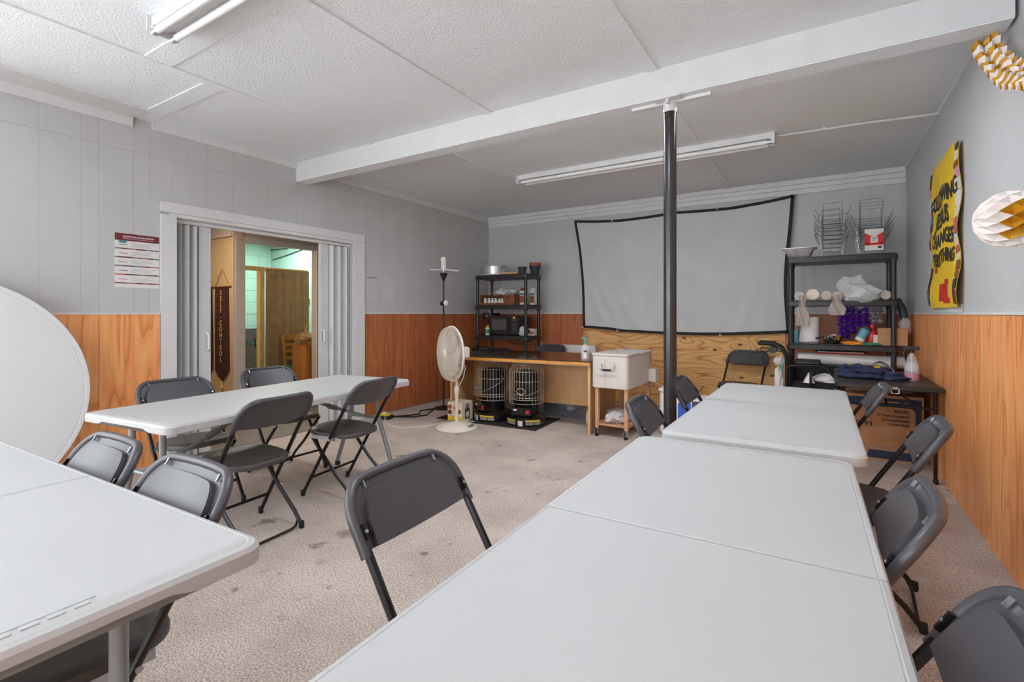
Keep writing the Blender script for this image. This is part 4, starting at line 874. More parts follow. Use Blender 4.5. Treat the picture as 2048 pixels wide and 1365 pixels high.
for x in (-.07, .05): MB().lathe([(.008, 0), (.006, .006)], 8).xf(Matrix.Translation((x, 0, .765)) @ Matrix.Rotation(PI/2, 4, 'X')).build('screw', 'chrome', ck)
MB().box(.03 - .075, .03 - .072, -.0015, 0, .51, .80).build('front_seam', 'ink_grey', ck, False)
ct = MB().box(.197, .275, .62, .74, .52, .655).build('cap_catcher', 'cooler_cream', ck, False); op = MB().box(.197, .207, .655, .695, .72, .80).build('bottle_opener', 'steel', ck, False)
for x in (-.165, .145):
    for y in (.03, .70):
        lg = MB().box(x, x + .035, y, y + .035, .088, .50).build('leg', 'cart_wood', ck, False)
        cs = MB().tube([(x + .0175, y + .0175, .07), (x + .0175, y + .0175, .09)], .012, 8).build('caster_stem', 'steel', lg)
        MB().tube([(x + .008, y + .0, .032), (x + .028, y + .0, .032)], .032, 18).build('caster_wheel', 'black_rubber', lg)
        MB().box(x, x + .006, y - .02, y + .03, .03, .075).build('caster_fork', 'steel', lg, False); MB().box(x + .030, x + .036, y - .02, y + .03, .03, .075).build('caster_fork', 'steel', lg, False)
MB().box(-.15, .165, .03, .735, .115, .13).build('bottom_shelf', 'cart_wood', ck, False)
for x in (-.165, .155): MB().box(x, x + .02, .065, .70, .108, .135).build('shelf_rail', 'cart_wood', ck, False)
t = thing('candy_bag', 'clear plastic bag of pink and white treats on the cooler cart shelf', 'bag', (-1.80, 4.99, .131)); crumple((0, .02, 0), (.135, .22, .075), 'plastic_film', 'bag_film', t, 41); crumple((.0, 0, .005), (.10, .15, .05), 'candy_pink', 'treats', t, 42); crumple((-.05, -.08, .03), (.05, .06, .035), 'foam_white', 'treats', t, 43)
tag(crumple((-1.70, 5.32, .131), (.06, .07, .08), 'plastic_film', 'water_bag', None, 44), 'clear and blue plastic bag at the rear of the cooler cart shelf', 'bag')
# boxes behind the pole
t = thing('blue_box', 'blue and white carton on the floor behind the black pole', 'box', (-1.05, 5.05, 0), .1); MB().box(-.13, .13, -.15, .15, 0, .44).build('carton', 'label_white', t, False); MB().box(-.128, -.01, -.152, -.15, .02, .40).build('blue_panel', 'blue_plastic', t, False); MB().box(.0, .128, -.152, -.15, .02, .42).build('side_print', 'slate', t, False)
t = thing('lidded_bin', 'white rounded bin beside the cooler cart near the plywood', 'bin', (-1.28, 5.35, 0)); rbox(MB(), -.16, .16, -.14, .14, 0, .44, .06, .02).build('bin_body', 'foam_white', t); rbox(MB(), -.17, .17, -.15, .15, .44, .47, .06, .008).build('bin_lid', 'foam_white', t)
# ================================================================== RIGHT SHELF CONTENTS
a3, a2, a1 = RTp[4], RTp[3], RTp[2]
t = thing('foil_pan', 'rectangular ribbed aluminum foil pan on the corner of the shelving by the screen', 'pan', (-.185, 6.07, a3))
rings = []
for z, i in ((0, .05), (.004, .045), (.085, .005), (.09, -.015), (.094, -.015), (.09, .004), (.08, .01), (.006, .055)): rings.append([(a, b, z) for a, b in rrect(.29 - 2*i, .22 - 2*i, .03, 4)])
MB().loft(rings).build('pan_body', 'foil', t)
for i in range(15):
    x = -.085 + i*.012; MB().tube([(x, -.067, .012), (x, -.100, .075)], .003, 4).build('flute', 'foil', t)
def wire_rack(label, loc, rz, w_, d_2, h_, upright, grp, tilt=0):
    t = thing('wire_rack', label, 'wire rack', loc, group=grp, rot=(0, tilt, rz)); r_ = .0026
    z1_ = h_
    for nm, (ww, dd, z) in (('top_loop', (w_, d_2, z1_)), ('mid_loop', (w_*.82, d_2*.86, z1_*.45))): MB().tube([(x, y, z) for x, y in rrect(ww, dd, .03, 3)], r_, 5, True).build(nm, 'wire', t)
    for sx in (-1, 1):
        for sy in (-1, 1): MB().tube([(sx*w_*.5, sy*d_2*.30, z1_), (sx*w_*.42, sy*d_2*.34, z1_*.45), (sx*w_*.36, sy*d_2*.36, .0035), (sx*w_*.30, sy*d_2*.36, .0035)], r_, 5).build('leg_wire', 'wire', t)
        MB().tube([(sx*w_*.36, -d_2*.36, .0035), (sx*w_*.36, d_2*.36, .0035)], r_, 5).build('foot_wire', 'wire', t)
    for sy in (-1, 1):
        MB().tube([(-w_*.34, sy*d_2*.43, z1_*.45), (-w_*.34, sy*d_2*.5, z1_), (-w_*.34, sy*d_2*.5, z1_ + upright), (w_*.34, sy*d_2*.5, z1_ + upright), (w_*.34, sy*d_2*.5, z1_), (w_*.34, sy*d_2*.43, z1_*.45)], r_, 5).build('end_loop', 'wire', t)
        MB().tube([(-w_*.5, sy*d_2*.48, z1_), (-w_*.62, sy*d_2*.45, z1_ + .06), (-w_*.62, sy*d_2*.45, z1_ + .075)], r_, 5).build('corner_wire', 'wire', t); MB().tube([(w_*.5, sy*d_2*.48, z1_), (w_*.62, sy*d_2*.45, z1_ + .06), (w_*.62, sy*d_2*.45, z1_ + .075)], r_, 5).build('corner_wire', 'wire', t)
    for k in range(5): y = -d_2*.3 + d_2*.6*k/4; MB().tube([(-w_*.41, y, z1_*.45), (w_*.41, y, z1_*.45)], r_*.8, 4).build('cross_wire', 'wire', t)
    return t
for k in range(6): wire_rack('chrome wire chafing rack in the nested stack beside the foil pan' if k < 5 else 'topmost chrome wire chafing rack of the stack beside the foil pan', (.105, 6.20, a3 + .044*k + (.03 if k == 5 else 0)), .02*(k % 3), .24 + .006*(k % 2), .36, .17, .07 + (.05 if k > 3 else 0), 'chafing racks beside the foil pan')
for k in range(6): wire_rack('chrome wire chafing rack in the tilted stack with the red and white card' if k < 5 else 'topmost chrome wire rack of the tilted stack with the red and white card', (.44, 6.20, a3 + .034*k + .01), -.03*(k % 3), .27 + .008*(k % 2), .36, .17, .05 + (.14 if k > 3 else 0), 'chafing racks with the card', 0)
t = thing('price_card', 'red and white hanging product card on the tilted wire racks', 'card', (.45, 5.995, a3 + .03), -.04)
MB().box(-.075, .075, -.002, .002, 0, .21).build('card_sheet', 'label_white', t, False)
for s in (-1, 1): MB().add([(s*.075, -.0025, .055), (s*.03, -.0025, .055), (s*.03, -.0025, .12), (s*.02, -.0025, .14), (s*.075, -.0025, .175), (s*.075, -.004, .055), (s*.03, -.004, .055), (s*.03, -.004, .12), (s*.02, -.004, .14), (s*.075, -.004, .175)], [(0,1,2,3,4), (9,8,7,6,5), (0,5,6,1), (1,6,7,2), (2,7,8,3), (3,8,9,4), (4,9,5,0)]).build('red_print', 'red_paper', t, False)
MB().box(-.075, .075, -.004, -.0025, .05, .075).build('red_print', 'red_paper', t, False)
for z in (.095, .11, .125): MB().box(-.022, .022, -.004, -.0025, z, z + .006).build('print_line', 'ink_grey', t, False)
MB().box(.03, .06, -.004, -.0025, .018, .038).build('barcode', 'ink', t, False)
# cup sleeves
def sleeve(label, x, y, z, r, ln, film=True):
    t = thing('cup_sleeve', label, 'cups', (x, y, z)); 
    for i in range(int(ln / .03)): MB().tube([(0, i*.03, r), (0, i*.03 + .026, r)], [r, r*.94], 20).build('cup', 'paper_cup', t)
    if film: MB().tube([(0, -.012, r), (0, ln, r)], r*1.06, 20).build('film_wrap', 'cup_film', t)
    t.location.z += r*.06
sleeve('upright-cut sleeve of cream paper cups at the post of the shelving by the screen', -.185, 6.04, a2, .045, .24)
sleeve('wide sleeve of cream paper cups, rim facing out', -.065, 6.03, a2, .057, .26, False)
sleeve('sleeve of pinkish paper cups next to the wide cup sleeve', .055, 6.05, a2, .046, .24, True)
sleeve('sleeve of small white cups at the post end of the shelving by the screen', .545, 6.03, a2, .042, .24)
sleeve('sleeve of cups under a grey film bag hanging over the shelf edge', .145, 6.02, a2, .04, .24)
t = tag(crumple((.285, 6.15, a2), (.14, .10, .15), 'plastic_film', 'plastic_bag', None, 51), 'large crumpled white plastic bag heaped on the cups', 'bag')
t = tag(crumple((.36, 6.02, a2 - .04), (.15, .075, .10), 'plastic_film', 'plastic_bag', None, 52, ground=False), 'white plastic bag sagging over the shelf edge', 'bag'); t.location.z = a2 + .055
tag(crumple((.455, 6.05, a2), (.045, .06, .06), 'green_paper', 'green_package', None, 53), 'small green and white package beside the white bags', 'package')
def hang(label, x, w_, z0, z1):
    t = thing('hanging_film', label, 'plastic film', (x, RY - .035, 0), group='twisted plastic films over the shelf edge')
    MB().sheet(8, 14, lambda a, b: ((a - .5)*w_*(1 + .35*math.sin(b*6)), .012*math.sin(a*9 + b*7) + .01, z0 + (z1 - z0)*b), (0, .004, 0)).build('film', 'cup_film', t)
hang('twisted translucent film hanging from the cups above the paper towel roll', -.155, .09, 1.13, a2 + .05); hang('short translucent film hanging from the cups over the shelf front', .145, .11, 1.24, a2 + .05)
t = thing('paper_towel_roll', 'white paper towel roll standing on the shelving by the screen', 'paper towel', (-.085, 6.12, a1)); MB().lathe([(.075, 0), (.078, .004), (.078, .27), (.074, .275), (.022, .275), (.02, .26)], 28).build('roll', 'foam_white', t); MB().sheet(4, 6, lambda a, b: (-.078 - .025*a*(1-b), -.02 - .03*a, .01 + .26*b), (.002, 0, 0)).build('loose_sheet', 'foam_white', t)
t = thing('spray_bottle', 'slim teal and white spray bottle behind the shelf post', 'bottle', (-.215, 6.14, a1)); MB().lathe([(.02, 0), (.022, .005), (.022, .12), (.008, .15), (.008, .19)], 14).build('bottle_body', 'teal_can', t); MB().lathe([(.01, .185), (.01, .21)], 10).build('nozzle', 'foam_white', t)
t = thing('steel_bowl', 'shiny steel saucepan on the shelving by the screen', 'saucepan', (.11, 6.10, a1)); MB().lathe([(.045, 0), (.06, .008), (.085, .05), (.088, .09), (.092, .093), (.084, .09), (.08, .05), (.05, .012)], 32).build('bowl', 'chrome', t); MB().tube([(-.09, -.03, .07), (-.2, -.045, .035)], .007, 6).build('handle', 'black_plastic', t)
t = thing('whisk', 'thin metal kitchen utensil lying on the shelving by the screen', 'utensil', (-.06, 6.015, a1 + .008)); MB().tube([(-.09, 0, .0), (0, .0, .006), (.09, .01, .0)], .005, 6).build('handle', 'steel', t); MB().tube([(-.09 - .03*math.cos(q*PI/5), .012*math.sin(q*PI/5), .0) for q in range(10)], .002, 4, True).build('loop', 'steel', t)
def tinsel(label, x, z0, z1, m_, seed, r=.022):
    t = thing('tinsel_garland', label, 'tinsel', (x, 6.17, 0), group='purple and silver foil tinsel under the shelf'); rnd = random.Random(seed)
    MB().tube([(0, 0, z0), (0, 0, z1)], .003, 5).build('core', m_, t); mb = MB()
    n = int((z1 - z0) / .006)
    for i in range(n):
        z = z0 + (z1 - z0)*i/n
        for k in range(6):
            a = rnd.uniform(0, 2*PI); l_ = r*rnd.uniform(.5, 1.3); d = Vector((math.cos(a), math.sin(a), rnd.uniform(-.5, .5))); s = Vector((-math.sin(a), math.cos(a), rnd.uniform(-.6, .6)))*.009
            p = Vector((0, 0, z)); mb.add([p - s*.5, p + s*.5, p + d*l_ + s, p + d*l_ - s], [(0, 1, 2, 3)])
    o = mb.build('foil_strips', m_, t, False); o['kind'] = 'stuff'
for x, z0, z1, sd in ((.19, 1.01, 1.22, 1), (.24, 1.0, 1.28, 2), (.29, 1.05, 1.28, 3), (.345, 1.12, 1.25, 4), (.40, 1.14, 1.27, 5)): tinsel('purple foil tinsel strand hanging under the cup shelf', x, z0, z1 + .05, 'purple_foil', sd, .030)
for x in (.455, .505): tinsel('silver foil tinsel strand hanging above the cardboard box', x, 1.165, a2 - .07, 'silver_foil', int(x*100), .03)
t = thing('wipes_canister', 'tilted teal wipes canister lying on the cloths on the shelf', 'canister', (.335, 6.09, a1 + .035), rot=(0, .45, 0)); MB().lathe([(.04, .0), (.043, .006), (.043, .13), (.04, .135)], 22).build('can_body', 'teal_can', t); MB().lathe([(.044, .13), (.044, .155), (.036, .16)], 22).build('lid', 'slate', t); MB().lathe([(.0435, .0), (.0435, .035)], 22, caps=False).build('white_band', 'label_white', t)
t = thing('cleaner_bottle', 'red cleaning spray bottle on the shelf beside the cardboard box', 'bottle', (.445, 6.12, a1)); MB().lathe([(.04, 0), (.045, .01), (.045, .09), (.03, .14), (.016, .155), (.016, .17)], 20).build('bottle_body', 'red_plastic', t); MB().lathe([(.02, .165), (.02, .2), (.012, .205)], 12).build('cap', 'red_plastic', t); MB().box(.006, .042, -.046, -.03, .02, .1).build('label_panel', 'label_white', t, False)
tag(crumple((.285, 6.03, a1), (.10, .055, .022), 'orange_cloth', 'cleaning_cloth', None, 61), 'orange cleaning cloth folded on the shelf edge', 'cloth'); tag(crumple((.40, 6.035, a1), (.10, .045, .016), 'green_cloth', 'cleaning_cloth', None, 62), 'green and white cloth on the shelf below the red bottle', 'cloth')
t = thing('carton', 'plain brown cardboard carton at the end of the shelving by the screen', 'box', (.60, 6.14, a1)); MB().box(-.115, .115, -.10, .10, 0, .165).build('carton_body', 'cardboard', t, False); MB().box(-.115, .115, -.10, -.002, .165, .168).build('flap', 'cardboard_dark', t, False); MB().box(-.115, .115, .002, .10, .165, .168).build('flap', 'cardboard_dark', t, False)
t = thing('hanging_bag', 'clear bagged decoration hanging beside the shelf post near the wood wall', 'bag', (.70, 6.10, 1.14)); crumple((0, 0, 0), (.05, .06, .085), 'clear_plastic', 'bag_film', t, 71, ground=False); MB().tube([(0, .02, .06), (-.02, .03, .17), (-.06, .05, .255)], .035, 10).build('green_roll', 'pot_green', t)
# rolled papers on lower shelf
t = thing('paper_roll', 'long roll of white banner paper lying on the lower shelf', 'paper roll', (.0, 0, 0)); MB().tube([(-.20, 6.10, RTp[1] + .30), (.70, 6.20, RTp[1] + .285)], .062, 22).build('roll', 'foam_white', t); MB().tube([(-.21, 6.098, RTp[1] + .30), (-.2, 6.10, RTp[1] + .30)], .045, 18).build('roll_core', 'white_board', t)
t = thing('red_folder', 'red folder lying on the white paper roll under the shelf', 'folder', (.18, 6.2, RTp[1] + .36), -.05); MB().box(-.22, .22, -.15, .12, .003, .012).build('cover', 'red_paper', t, False); MB().box(-.20, .2, -.14, .115, .012, .018).build('sheets', 'paper', t, False)
t = thing('storage_tote', 'large black storage tote on the lower shelf supporting the paper roll', 'tote', (.20, 6.19, RTp[1])); rbox(MB(), -.42, .42, -.17, .17, 0, .22, .03).build('tote_body', 'black_plastic', t); rbox(MB(), -.43, .43, -.18, .18, .22, .237, .03).build('tote_lid', 'black_plastic', t)
t = thing('snack_box', 'yellow printed snack box behind the jacket on the black table', 'box', (.34, 5.74, .715)); MB().box(-.13, .13, -.05, .05, 0, .055).build('carton', 'yellow_paper', t, False); MB().box(-.1, .02, -.052, -.05, .008, .045).build('food_print', 'brown_print', t, False)
tag(MB().sheet(10, 6, lambda a, b: (.36 + .22*a, 5.66 + .12*b, .72 + .10*math.sin(a*PI)*(1-.3*b)), (0, 0, .003)).build('curled_paper', 'foam_white'), 'curled sheet of white paper on the black table beside the snack box', 'paper')
# ================================================================== BLACK FOLDING TABLE
bt = thing('black_folding_table', 'small black folding table against the wood-panelled wall', 'table', (.437, 5.275, 0)); BZ = .713
rings = []
for z, i in ((BZ - .035, .01), (BZ - .03, 0), (BZ - .008, 0), (BZ, .008)): rings.append([(a, b, z) for a, b in rrect(.665 - 2*i, 1.20 - 2*i, .035, 5)])
MB().loft(rings).build('table_top', 'shelf_plastic', bt)
for s in (-1, 1):
    for q in (-1, 1):
        lg = MB().tube([(q*.285, s*.54, .30), (q*.285, s*.54, BZ - .035)], .0165, 10).build('leg', 'chair_metal', bt); MB().tube([(q*.285, s*.54, .012), (q*.285, s*.54, .31)], .0125, 10).build('leg_extension', 'chair_metal', lg); MB().lathe([(.017, 0), (.018, .02), (.014, .04)], 10, (q*.285, s*.54, 0)).build('foot_cap', 'black_rubber', lg); MB().lathe([(.019, .285), (.02, .29), (.02, .325)], 12, (q*.285, s*.54, 0)).build('collar', 'chair_metal', lg)
    MB().tube([(-.285, s*.54, .55), (.285, s*.54, .55)], .009, 8).build('crossbar', 'chair_metal', bt)
    MB().tube([(0, s*.54, .55), (0, s*.1, BZ - .04)], .007, 6).build('brace', 'chair_metal', bt); MB().tube([(.22, s*.54, .55), (.02, s*.44, BZ - .04)], .006, 6).build('brace', 'chair_metal', bt)
MB().tube([(.02, -.605, BZ - .02), (.02, -.612, BZ - .055), (.065, -.612, BZ - .055), (.065, -.605, BZ - .02)], .004, 6).build('carry_latch', 'steel', bt); MB().box(.025, .06, -.606, -.6, BZ - .025, BZ - .008).build('latch_plate', 'steel', bt, False)
t = thing('jacket', 'crumpled navy blue jacket lying on the black folding table', 'jacket', (.36, 5.14, BZ)); crumple((0, 0, 0), (.22, .15, .05), 'navy_cloth', 'jacket_body', t, 81, 4, .38); crumple((.14, -.06, 0), (.12, .07, .025), 'navy_cloth', 'sleeve', t, 82, 3, .35); crumple((-.08, .10, .01), (.14, .10, .055), 'navy_cloth', 'hood', t, 83, 4, .4); MB().tube([(.02, -.02, .075), (.13, -.07, .055), (.15, -.06, .06), (.15, -.05, .075)], .004, 6).build('drawstring', 'steel', t)
t = thing('soap_bottle', 'clear spray bottle with pink liquid and black trigger on the black table', 'bottle', (.632, 5.12, BZ)); MB().lathe([(.048, 0), (.05, .006), (.05, .065), (.048, .12), (.03, .19), (.014, .215), (.014, .23)], 24).build('bottle_body', 'clear_plastic', t); MB().lathe([(.046, .004), (.047, .058)], 24).build('liquid', 'pink_soap', t); MB().lathe([(.044, .075), (.046, .10), (.042, .135), (.036, .15)], 24, caps=False).build('label_wrap', 'clear_plastic', t)
sp = MB().lathe([(.017, .225), (.017, .245), (.012, .25)], 12).build('trigger_collar', 'black_plastic', t); MB().add(*(lambda b: (b.v, b.f))(MB().box(-.06, .05, -.012, .012, .25, .278))).build('trigger_head', 'black_plastic', sp, False); MB().tube([(-.035, 0, .252), (-.05, 0, .23), (-.055, 0, .21)], .006, 6).build('trigger', 'black_plastic', sp); MB().tube([(0, 0, .02), (0, 0, .225)], .003, 6).build('dip_tube', 'foam_white', t)
# ================================================================== PRINTED CARDBOARD BOXES
t = thing('printed_carton', 'large cardboard box printed in navy, reading RE993, under the black table', 'box', (.42, 5.27, 0))
MB().box(-.31, .31, 0, .22, 0, .555).build('carton_body', 'cardboard', t, False); MB().box(-.31, .31, 0, .108, .555, .559).build('top_flap', 'cardboard', t, False); MB().box(-.31, .31, .112, .22, .555, .559).build('top_flap', 'cardboard', t, False)
def pr(out, m_, y=-.0012): MB().prism(out, lambda a, b: (a, y, b), lambda a, b: (a, 0, b)).build('print_panel', m_, t, False)
pr([(-.30, .015), (.295, .015), (.295, .535), (-.30, .535)], 'ink_blue'); 
pr(rrect(.44, .38, .05, 5, .035, .275), 'cardboard', -.002); pr(rrect(.20, .135, .02, 4, -.165, .11), 'cardboard', -.0026); pr(rrect(.14, .27, .02, 4, -.20, .335), 'cardboard', -.0026)
for body, sz, x, z, al in (('REGAL', .034, .215, .415, 'RIGHT'), ('9" Foam Container', .028, .215, .378, 'RIGHT'), ('3-Compartment', .028, .215, .342, 'RIGHT'), ('U-vent Style', .028, .215, .306, 'RIGHT'), ('RE993', .062, -.115, .285, 'CENTER')): text(body, sz, 'ink', t, (x, -.0032, z), (PI/2, 0, 0), al, bold=.0008)
text('www.', .022, 'cardboard', t, (.0, -.0018, .495), (PI/2, 0, 0)); text('.com', .022, 'cardboard', t, (.19, -.0018, .495), (PI/2, 0, 0)); MB().box(.035, .15, -.0025, -.0012, .497, .508).build('print_line', 'cardboard', t, False)
for z in (.115, .10): MB().box(-.03, .16, -.0032, -.002, z, z + .005).build('print_line', 'ink_grey', t, False)
MB().box(-.2, -.085, -.0036, -.0026, .10, .135).build('bar_code', 'ink_grey', t, False)
t = thing('open_carton', 'open cardboard box with raised flap behind the printed box', 'box', (.45, 5.65, 0)); MB().box(-.26, .24, -.15, .13, 0, .535).build('carton_body', 'cardboard_dark', t, False); MB().add([(-.26, -.15, .535), (.24, -.15, .535), (.24, -.13, .615), (-.24, -.13, .615), (-.26, -.154, .535), (.24, -.154, .535), (.24, -.134, .615), (-.24, -.134, .615)], [(0,1,2,3), (7,6,5,4), (0,4,5,1), (1,5,6,2), (2,6,7,3), (3,7,4,0)]).build('flap', 'cardboard', t, False)
# ================================================================== WHEELCHAIR
wc = thing('wheelchair', 'folded black transport wheelchair with brake handle beside the shelving by the screen', 'wheelchair', (-.275, 5.53, 0))
for s, y in ((-1, -.11), (1, .12)):
    fr = MB().tube([(0, y, .12), (0, y, .80), (-.01, y, .86), (-.05, y, .93), (-.10, y, .955), (-.24, y, .965)], .0125, 10).build('back_post', 'chair_metal', wc)
    MB().tube([(-.10, y, .958), (-.245, y, .967)], .019, 12).build('push_grip', 'black_rubber', fr)
    MB().lathe([(.034, -.014), (.036, 0), (.034, .014)], 16).xf(Matrix.Translation((-.115, y - .01, .905)) @ Matrix.Rotation(PI/2, 4, 'X')).build('brake_hub', 'black_plastic', fr)
    MB().tube([(-.12, y, .90), (-.17, y, .885), (-.235, y, .88), (-.25, y, .895), (-.235, y, .91), (-.17, y, .915), (-.13, y, .915)], .0045, 6).build('brake_lever', 'black_plastic', fr)
    MB().tube([(-.1, y, .90), (-.02, y, .885), (.015, y, .78), (.0, y, .68)], .004, 6).build('brake_cable', 'black_rubber', fr)
    ar = MB().tube([(0, y, .72), (.03, y, .755), (.07, y, .765), (.27, y, .77), (.33, y, .74), (.41, y, .64), (.42, y, .45)], .0115, 10).build('arm_frame', 'chair_metal', wc)
    rbox(MB(), .07, .28, y - .022, y + .022, .78, .81, .02, .006).build('arm_pad', 'black_plastic', ar)
    MB().tube([(0, y, .45), (.44, y, .45), (.50, y, .12)], .0115, 10).build('seat_rail', 'chair_metal', wc); MB().tube([(0, y, .15), (.44, y, .15)], .0105, 8).build('lower_rail', 'chair_metal', wc); MB().tube([(.20, y, .15), (.20, y, .77)], .010, 8).build('side_post', 'chair_metal', wc)
    for x, r_ in ((.0, .15), (.40, .10)):
        wh_ = MB().tube([(x + r_*.88*math.cos(2*PI*i/28), y + s*.03, r_ + .0 + r_*.88*math.sin(2*PI*i/28)) for i in range(28)], r_*.12, 8, True).build('wheel', 'black_rubber', wc); MB().tube([(x, y + s*.015, r_), (x, y + s*.045, r_)], .018, 10).build('hub', 'steel', wh_)
        for i in range(5): a = 2*PI*i/5; MB().tube([(x, y + s*.03, r_), (x + r_*.85*math.cos(a), y + s*.03, r_ + r_*.85*math.sin(a))], .006, 5).build('spoke', 'steel', wh_)
MB().sheet(8, 10, lambda a, b: (.015 + .03*math.sin(a*PI), -.10 + .21*a, .46 + .40*b), (.012, 0, 0)).build('backrest_cloth', 'black_fabric', wc)
MB().sheet(8, 8, lambda a, b: (.02 + .38*b, -.10 + .21*a, .47 + .13*math.sin(a*PI)), (0, 0, .012)).build('seat_cloth', 'black_fabric', wc)
MB().sheet(10, 10, lambda a, b: (.03 + .36*a, .105 + .02*math.sin(a*5+b*4), .47 + .26*b), (0, .01, 0)).build('side_guard', 'black_fabric', wc)
t = thing('white_cloth', 'white cloth draped over the wheelchair seat', 'cloth', (-.09, 5.44, .60)); MB().sheet(8, 8, lambda a, b: (.09*(a-.5)*(1.15-b) + .03*b*math.sin(a*3), .012*math.sin(a*9), .115*b*(1 - .5*abs(a-.35))), (0, .006, 0)).build('cloth_fold', 'foam_white', t)
t = thing('plastic_bag', 'grey-white plastic bag resting on the wheelchair seat', 'bag', (.07, 5.56, .60)); crumple((0, 0, 0), (.13, .06, .05), 'foam_white', 'bag_body', t, 91)
t = thing('bottle_bag', 'white teal-strapped bottle bag hanging at the wheelchair back post', 'bag', (-.345, 5.57, .50)); crumple((0, 0, .05), (.04, .035, .16), 'label_white', 'bag_body', t, 93, ground=False); MB().tube([(.02, 0, .16), (.03, -.01, .24), (.05, -.01, .30)], .008, 6).build('strap', 'teal_plastic', t); crumple((-.0, 0, .29), (.045, .03, .045), 'label_white', 'top_roll', t, 94, ground=False)
# ================================================================== WALL PAPERS
def wallL(name, label, cat, y0, y1, z0, z1):
    t = thing(name, label, cat, (XL + TH, y1 if False else y0, z0)); return t, y1 - y0, z1 - z0
RL = (PI/2, 0, PI/2)       # text on the left wall, reading along +Y
t, w_, h_ = wallL('salvation_poster', 'white and maroon poster titled GODS PLAN OF SALVATION on the painted wall', 'poster', 1.622, 1.926, 1.464, 1.889)
MB().box(0, .0012, 0, w_, 0, h_).build('sheet', 'paper', t, False); hdr = MB().box(.0012, .002, 0, w_, h_ - .056, h_).build('header', 'maroon', t, False)
text("GOD'S PLAN OF SALVATION", .0165, 'paper', hdr, (.0022, w_*.52, h_ - .029), RL, bold=.0005); MB().box(.002, .0026, w_*.17, w_*.85, h_ - .042, h_ - .038).build('subtitle_line', 'pink_paper', hdr, False)
MB().loft([[(x_, .052 + .03*math.cos(2*PI*i/20), h_ - .065 + .011*math.sin(2*PI*i/20)) for i in range(20)] for x_ in (.002, .003)]).build('speech_bubble', 'teal', t)
for k in range(5):
    z = h_ - .123 - k*.068; rnd = random.Random(k); y = 0
    while y < w_ - .001:
        d = min(rnd.uniform(.012, .05), w_ - y); MB().box(.0012, .002, y, y + d, z, z + .0095).build('stripe_patch', rnd.choice(['maroon', 'slate', 'teal', 'maroon', 'salmon', 'slate', 'ink_grey']), t, False); y += d
    MB().box(.0012, .0017, .025, .085, z + .033, z + .0365).build('caption_line', 'ink', t, False)
    for i, e in enumerate((.93, .86, .90, .80)): MB().box(.0012, .0017, w_*.36, w_*(e - .06*((k + i) % 3)), z + .049 - i*.009, z + .0505 - i*.009).build('text_line', 'ink_grey', t, False)
t, w_, h_ = wallL('signup_sheet', 'white printed sheet headed with a bold list title beside the doorway', 'paper sheet', 4.118, 4.315, 1.415, 1.715)
MB().box(0, .0012, 0, w_, 0, h_).build('sheet', 'paper_dim', t, False); text('FILLR SUNDAY LIST', .0185, 'ink', t, (.0014, w_/2, h_ - .026), RL, bold=.0006)
for i in range(13): MB().box(.0012, .0016, .015, w_ - .015, .02 + i*.018, .0212 + i*.018).build('rule_line', 'ink_grey', t, False)
for yy in (.015, .06, .12, w_ - .016): MB().box(.0012, .0016, yy, yy + .001, .02, .237).build('rule_line', 'ink_grey', t, False)
t, w_, h_ = wallL('notice_sheet', 'faint white notice sheet taped beside the list sheet', 'paper sheet', 4.375, 4.60, 1.41, 1.70)
MB().box(0, .0012, 0, w_, 0, h_).build('sheet', 'paper_dim', t, False)
for i, (a, b) in enumerate(((.1, .3), (.1, .2), (.4, .7), (.1, .25))): MB().box(.0012, .0016, w_*a, w_*b, h_ - .03 - i*.02, h_ - .027 - i*.02).build('text_line', 'ink_grey', t, False)
# yellow banner on right wall
t = thing('paper_banner', 'yellow hand-lettered paper banner reading FOLLOWING JESUS CHANGES EVERYTHING', 'banner', (XR - TH, 4.71, 1.30)); BW, BH = .98, 1.07
def bnx(a, b): return -.028 - .010*math.sin(a*7 + b*5)*math.sin(b*9 + 1) - .008*math.sin(b*17)*(1 if a < .15 or a > .85 else .3)
def bfn(a, b):
    y = BW*(.5 - a); z = BH*b*(1 + .03*math.sin(a*2.6)); y *= 1 + .03*math.sin(b*11) * (1 if abs(a-.5) > .4 else .4); return (bnx(a, b), y, z)
MB().sheet(40, 40, bfn, (.0015, 0, 0)).build('banner_sheet', 'yellow_paper', t, ang=60)
rnd = random.Random(5); cols = ['maroon', 'slate', 'pink_paper', 'ink', 'label_white', 'salmon', 'teal', 'brown_print', 'blue_paper', 'label_white']
for a0, a1 in ((0, .10), (.87, 1.0)):
    b = .02
    while b < .96:
        d = rnd.uniform(.035, .10); b1 = min(b + d, .99); sk = rnd.uniform(-.02, .02); e0 = a0 + (rnd.uniform(-.0, .03) if a0 > .5 else 0); e1 = a1 + (rnd.uniform(-.03, .02) if a0 < .5 else 0)
        if not (a0 < .1 and .30 < b < .36):
            MB().sheet(4, 4, lambda p, q: Vector(bfn(e0 + (e1 - e0)*p, min(.995, max(.003, b + (b1 - b)*q + sk*(p - .5))))) + Vector((-.0035, 0, 0)), (.0012, 0, 0)).build('collage_patch', rnd.choice(cols), t)
        b = b1 + .004
for body, z, sz, sx_ in (('FOLLOWING', .735, .15, .98), ('JESUS', .585, .165, 1.05), ('CHANGES', .445, .14, 1.02), ('EVERYTHING', .315, .125, .95)):
    o = text(body, sz, 'ink', t, (0, 0, 0), (0, 0, 0), bold=.005, sx=1.0, ext=.0006)
    me = o.data
    for v_ in me.vertices:
        x_, z_ = v_.co.x*sx_, v_.co.y; a = .49 + x_/BW; bb = min(.99, max(.01, (z + z_ + .012*math.sin(x_*17) + .02*x_)/BH))
        p = bfn(a, bb); v_.co = (p[0] - .0042 + v_.co.z*.2, p[1], p[2])
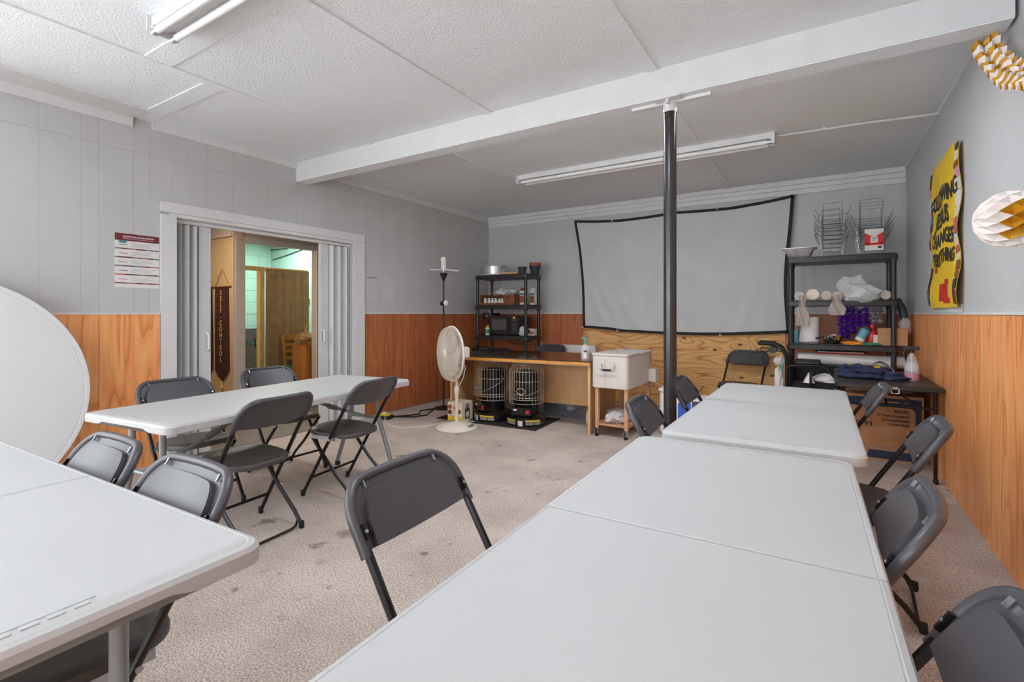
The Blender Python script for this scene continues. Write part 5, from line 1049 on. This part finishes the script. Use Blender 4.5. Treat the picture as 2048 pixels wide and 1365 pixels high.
for bnd in ((.40, .62, .045, .16), (.52, .70, .03, .065), (.55, .66, .15, .185)): MB().sheet(6, 6, lambda p, q: Vector(bfn(bnd[0] + (bnd[1]-bnd[0])*p, bnd[2] + (bnd[3]-bnd[2])*q)) + Vector((-.004, 0, 0)), (.0012, 0, 0)).build('red_cutout', 'red_paper', t)
MB().sheet(4, 4, lambda p, q: Vector(bfn(.22 + .08*p, .245 + .04*q)) + Vector((-.004, 0, 0)), (.0012, 0, 0)).build('red_cutout', 'red_paper', t)
bx('bottom_strip', 'paper', t, -.004, -.001, -.44, .50, -.03, .02)
# honeycomb lantern
t = thing('honeycomb_ball', 'white and gold honeycomb paper ball hanging by the white wall', 'paper decoration', (XR - TH - .121, 2.80, 1.645)); rb = .118; nu, nv = 14, 9
def hv(i, j):
    th = PI*(j/nv); ph = 2*PI*(i + .5*(j % 2))/nu; k = 1.0
    return Vector((-1.02*rb*math.cos(th), rb*math.sin(th)*math.cos(ph)*k, rb*math.sin(th)*math.sin(ph)*k))
wm, gm = MB(), MB()
for j in range(1, nv):
    for i in range(nu):
        o0 = 0 if j % 2 == 0 else 1
        up, dn = hv(i + (1 if j % 2 else 0), j - 1), hv(i + (1 if j % 2 else 0), j + 1); l_, r_2 = hv(i, j), hv(i + 1, j)
        cxx = (up + dn + l_ + r_2)/4; inner = cxx*(.62 if j > 2 else .9); ph_ = 2*PI*(i + (.5 if j % 2 == 0 else 1))/nu; gold = j >= 4 and abs(ph_ - PI - (5 - j)*.28) < .70
        (gm if gold else wm).add([l_, up, r_2, dn, inner], [(0, 1, 4), (1, 2, 4), (2, 3, 4), (3, 0, 4)])
for mb_ in (wm, gm): mb_.v = [tuple(p) for p in mb_.v]
wm.build('white_cells', 'lantern_white', t, False); gm.build('gold_cells', 'lantern_gold', t, False)
MB().box(.112, .121, -.03, .03, -.03, .03).build('wall_tape', 'lantern_white', t, False)
# tissue garland
t = thing('tissue_garland', 'white and gold tissue paper garland draped from the beam along the white wall', 'garland'); gp = [atx(u, v_, XR - .09) for u, v_ in ((1972, 84), (1982, 105), (1995, 120), (2008, 131), (2022, 141), (2036, 149), (2050, 154), (2066, 157), (2082, 158), (2100, 156), (2118, 150))]
cord = [Vector((XR - .04, 3.37, 2.70))] + gp; MB().tube(cord, .004, 5).build('cord', 'rope', t)
for i in range(len(gp) - 1):
    for h2, m_ in ((0.0, 'lantern_gold'), (.5, 'lantern_white')):
        c_ = gp[i].lerp(gp[i+1], h2); ln = .10; rr_ = random.Random(i*2 + int(h2*2)); mb_ = MB()
        mb_.sheet(12, 4, lambda a, b: (c_.x - .02 + .13*(a - .35)*.6 + .004*math.sin(a*20), c_.y + .055*(a - .5)*-1.0 + .018*math.sin(a*16 + b), c_.z + .035*(b - .5) + .012*math.sin(a*9 + i) + .02*(a-.5)), (.0, .012, .002)).build('tissue_tuft', m_, t)

# electrical plate on the back wall above the wire racks
t = thing('breaker_panel', 'flush painted electrical panel on the wall above the wire racks', 'electrical panel', (.62, YB - TH, 2.42))
MB().box(-.16, .13, -.012, 0, -.17, .17).build('frame', 'white_paint', t, False); MB().box(-.135, .105, -.018, -.012, -.145, .145).build('panel_door', 'white_paint', t, False); MB().box(.08, .095, -.024, -.018, -.02, .02).build('latch', 'steel', t, False)
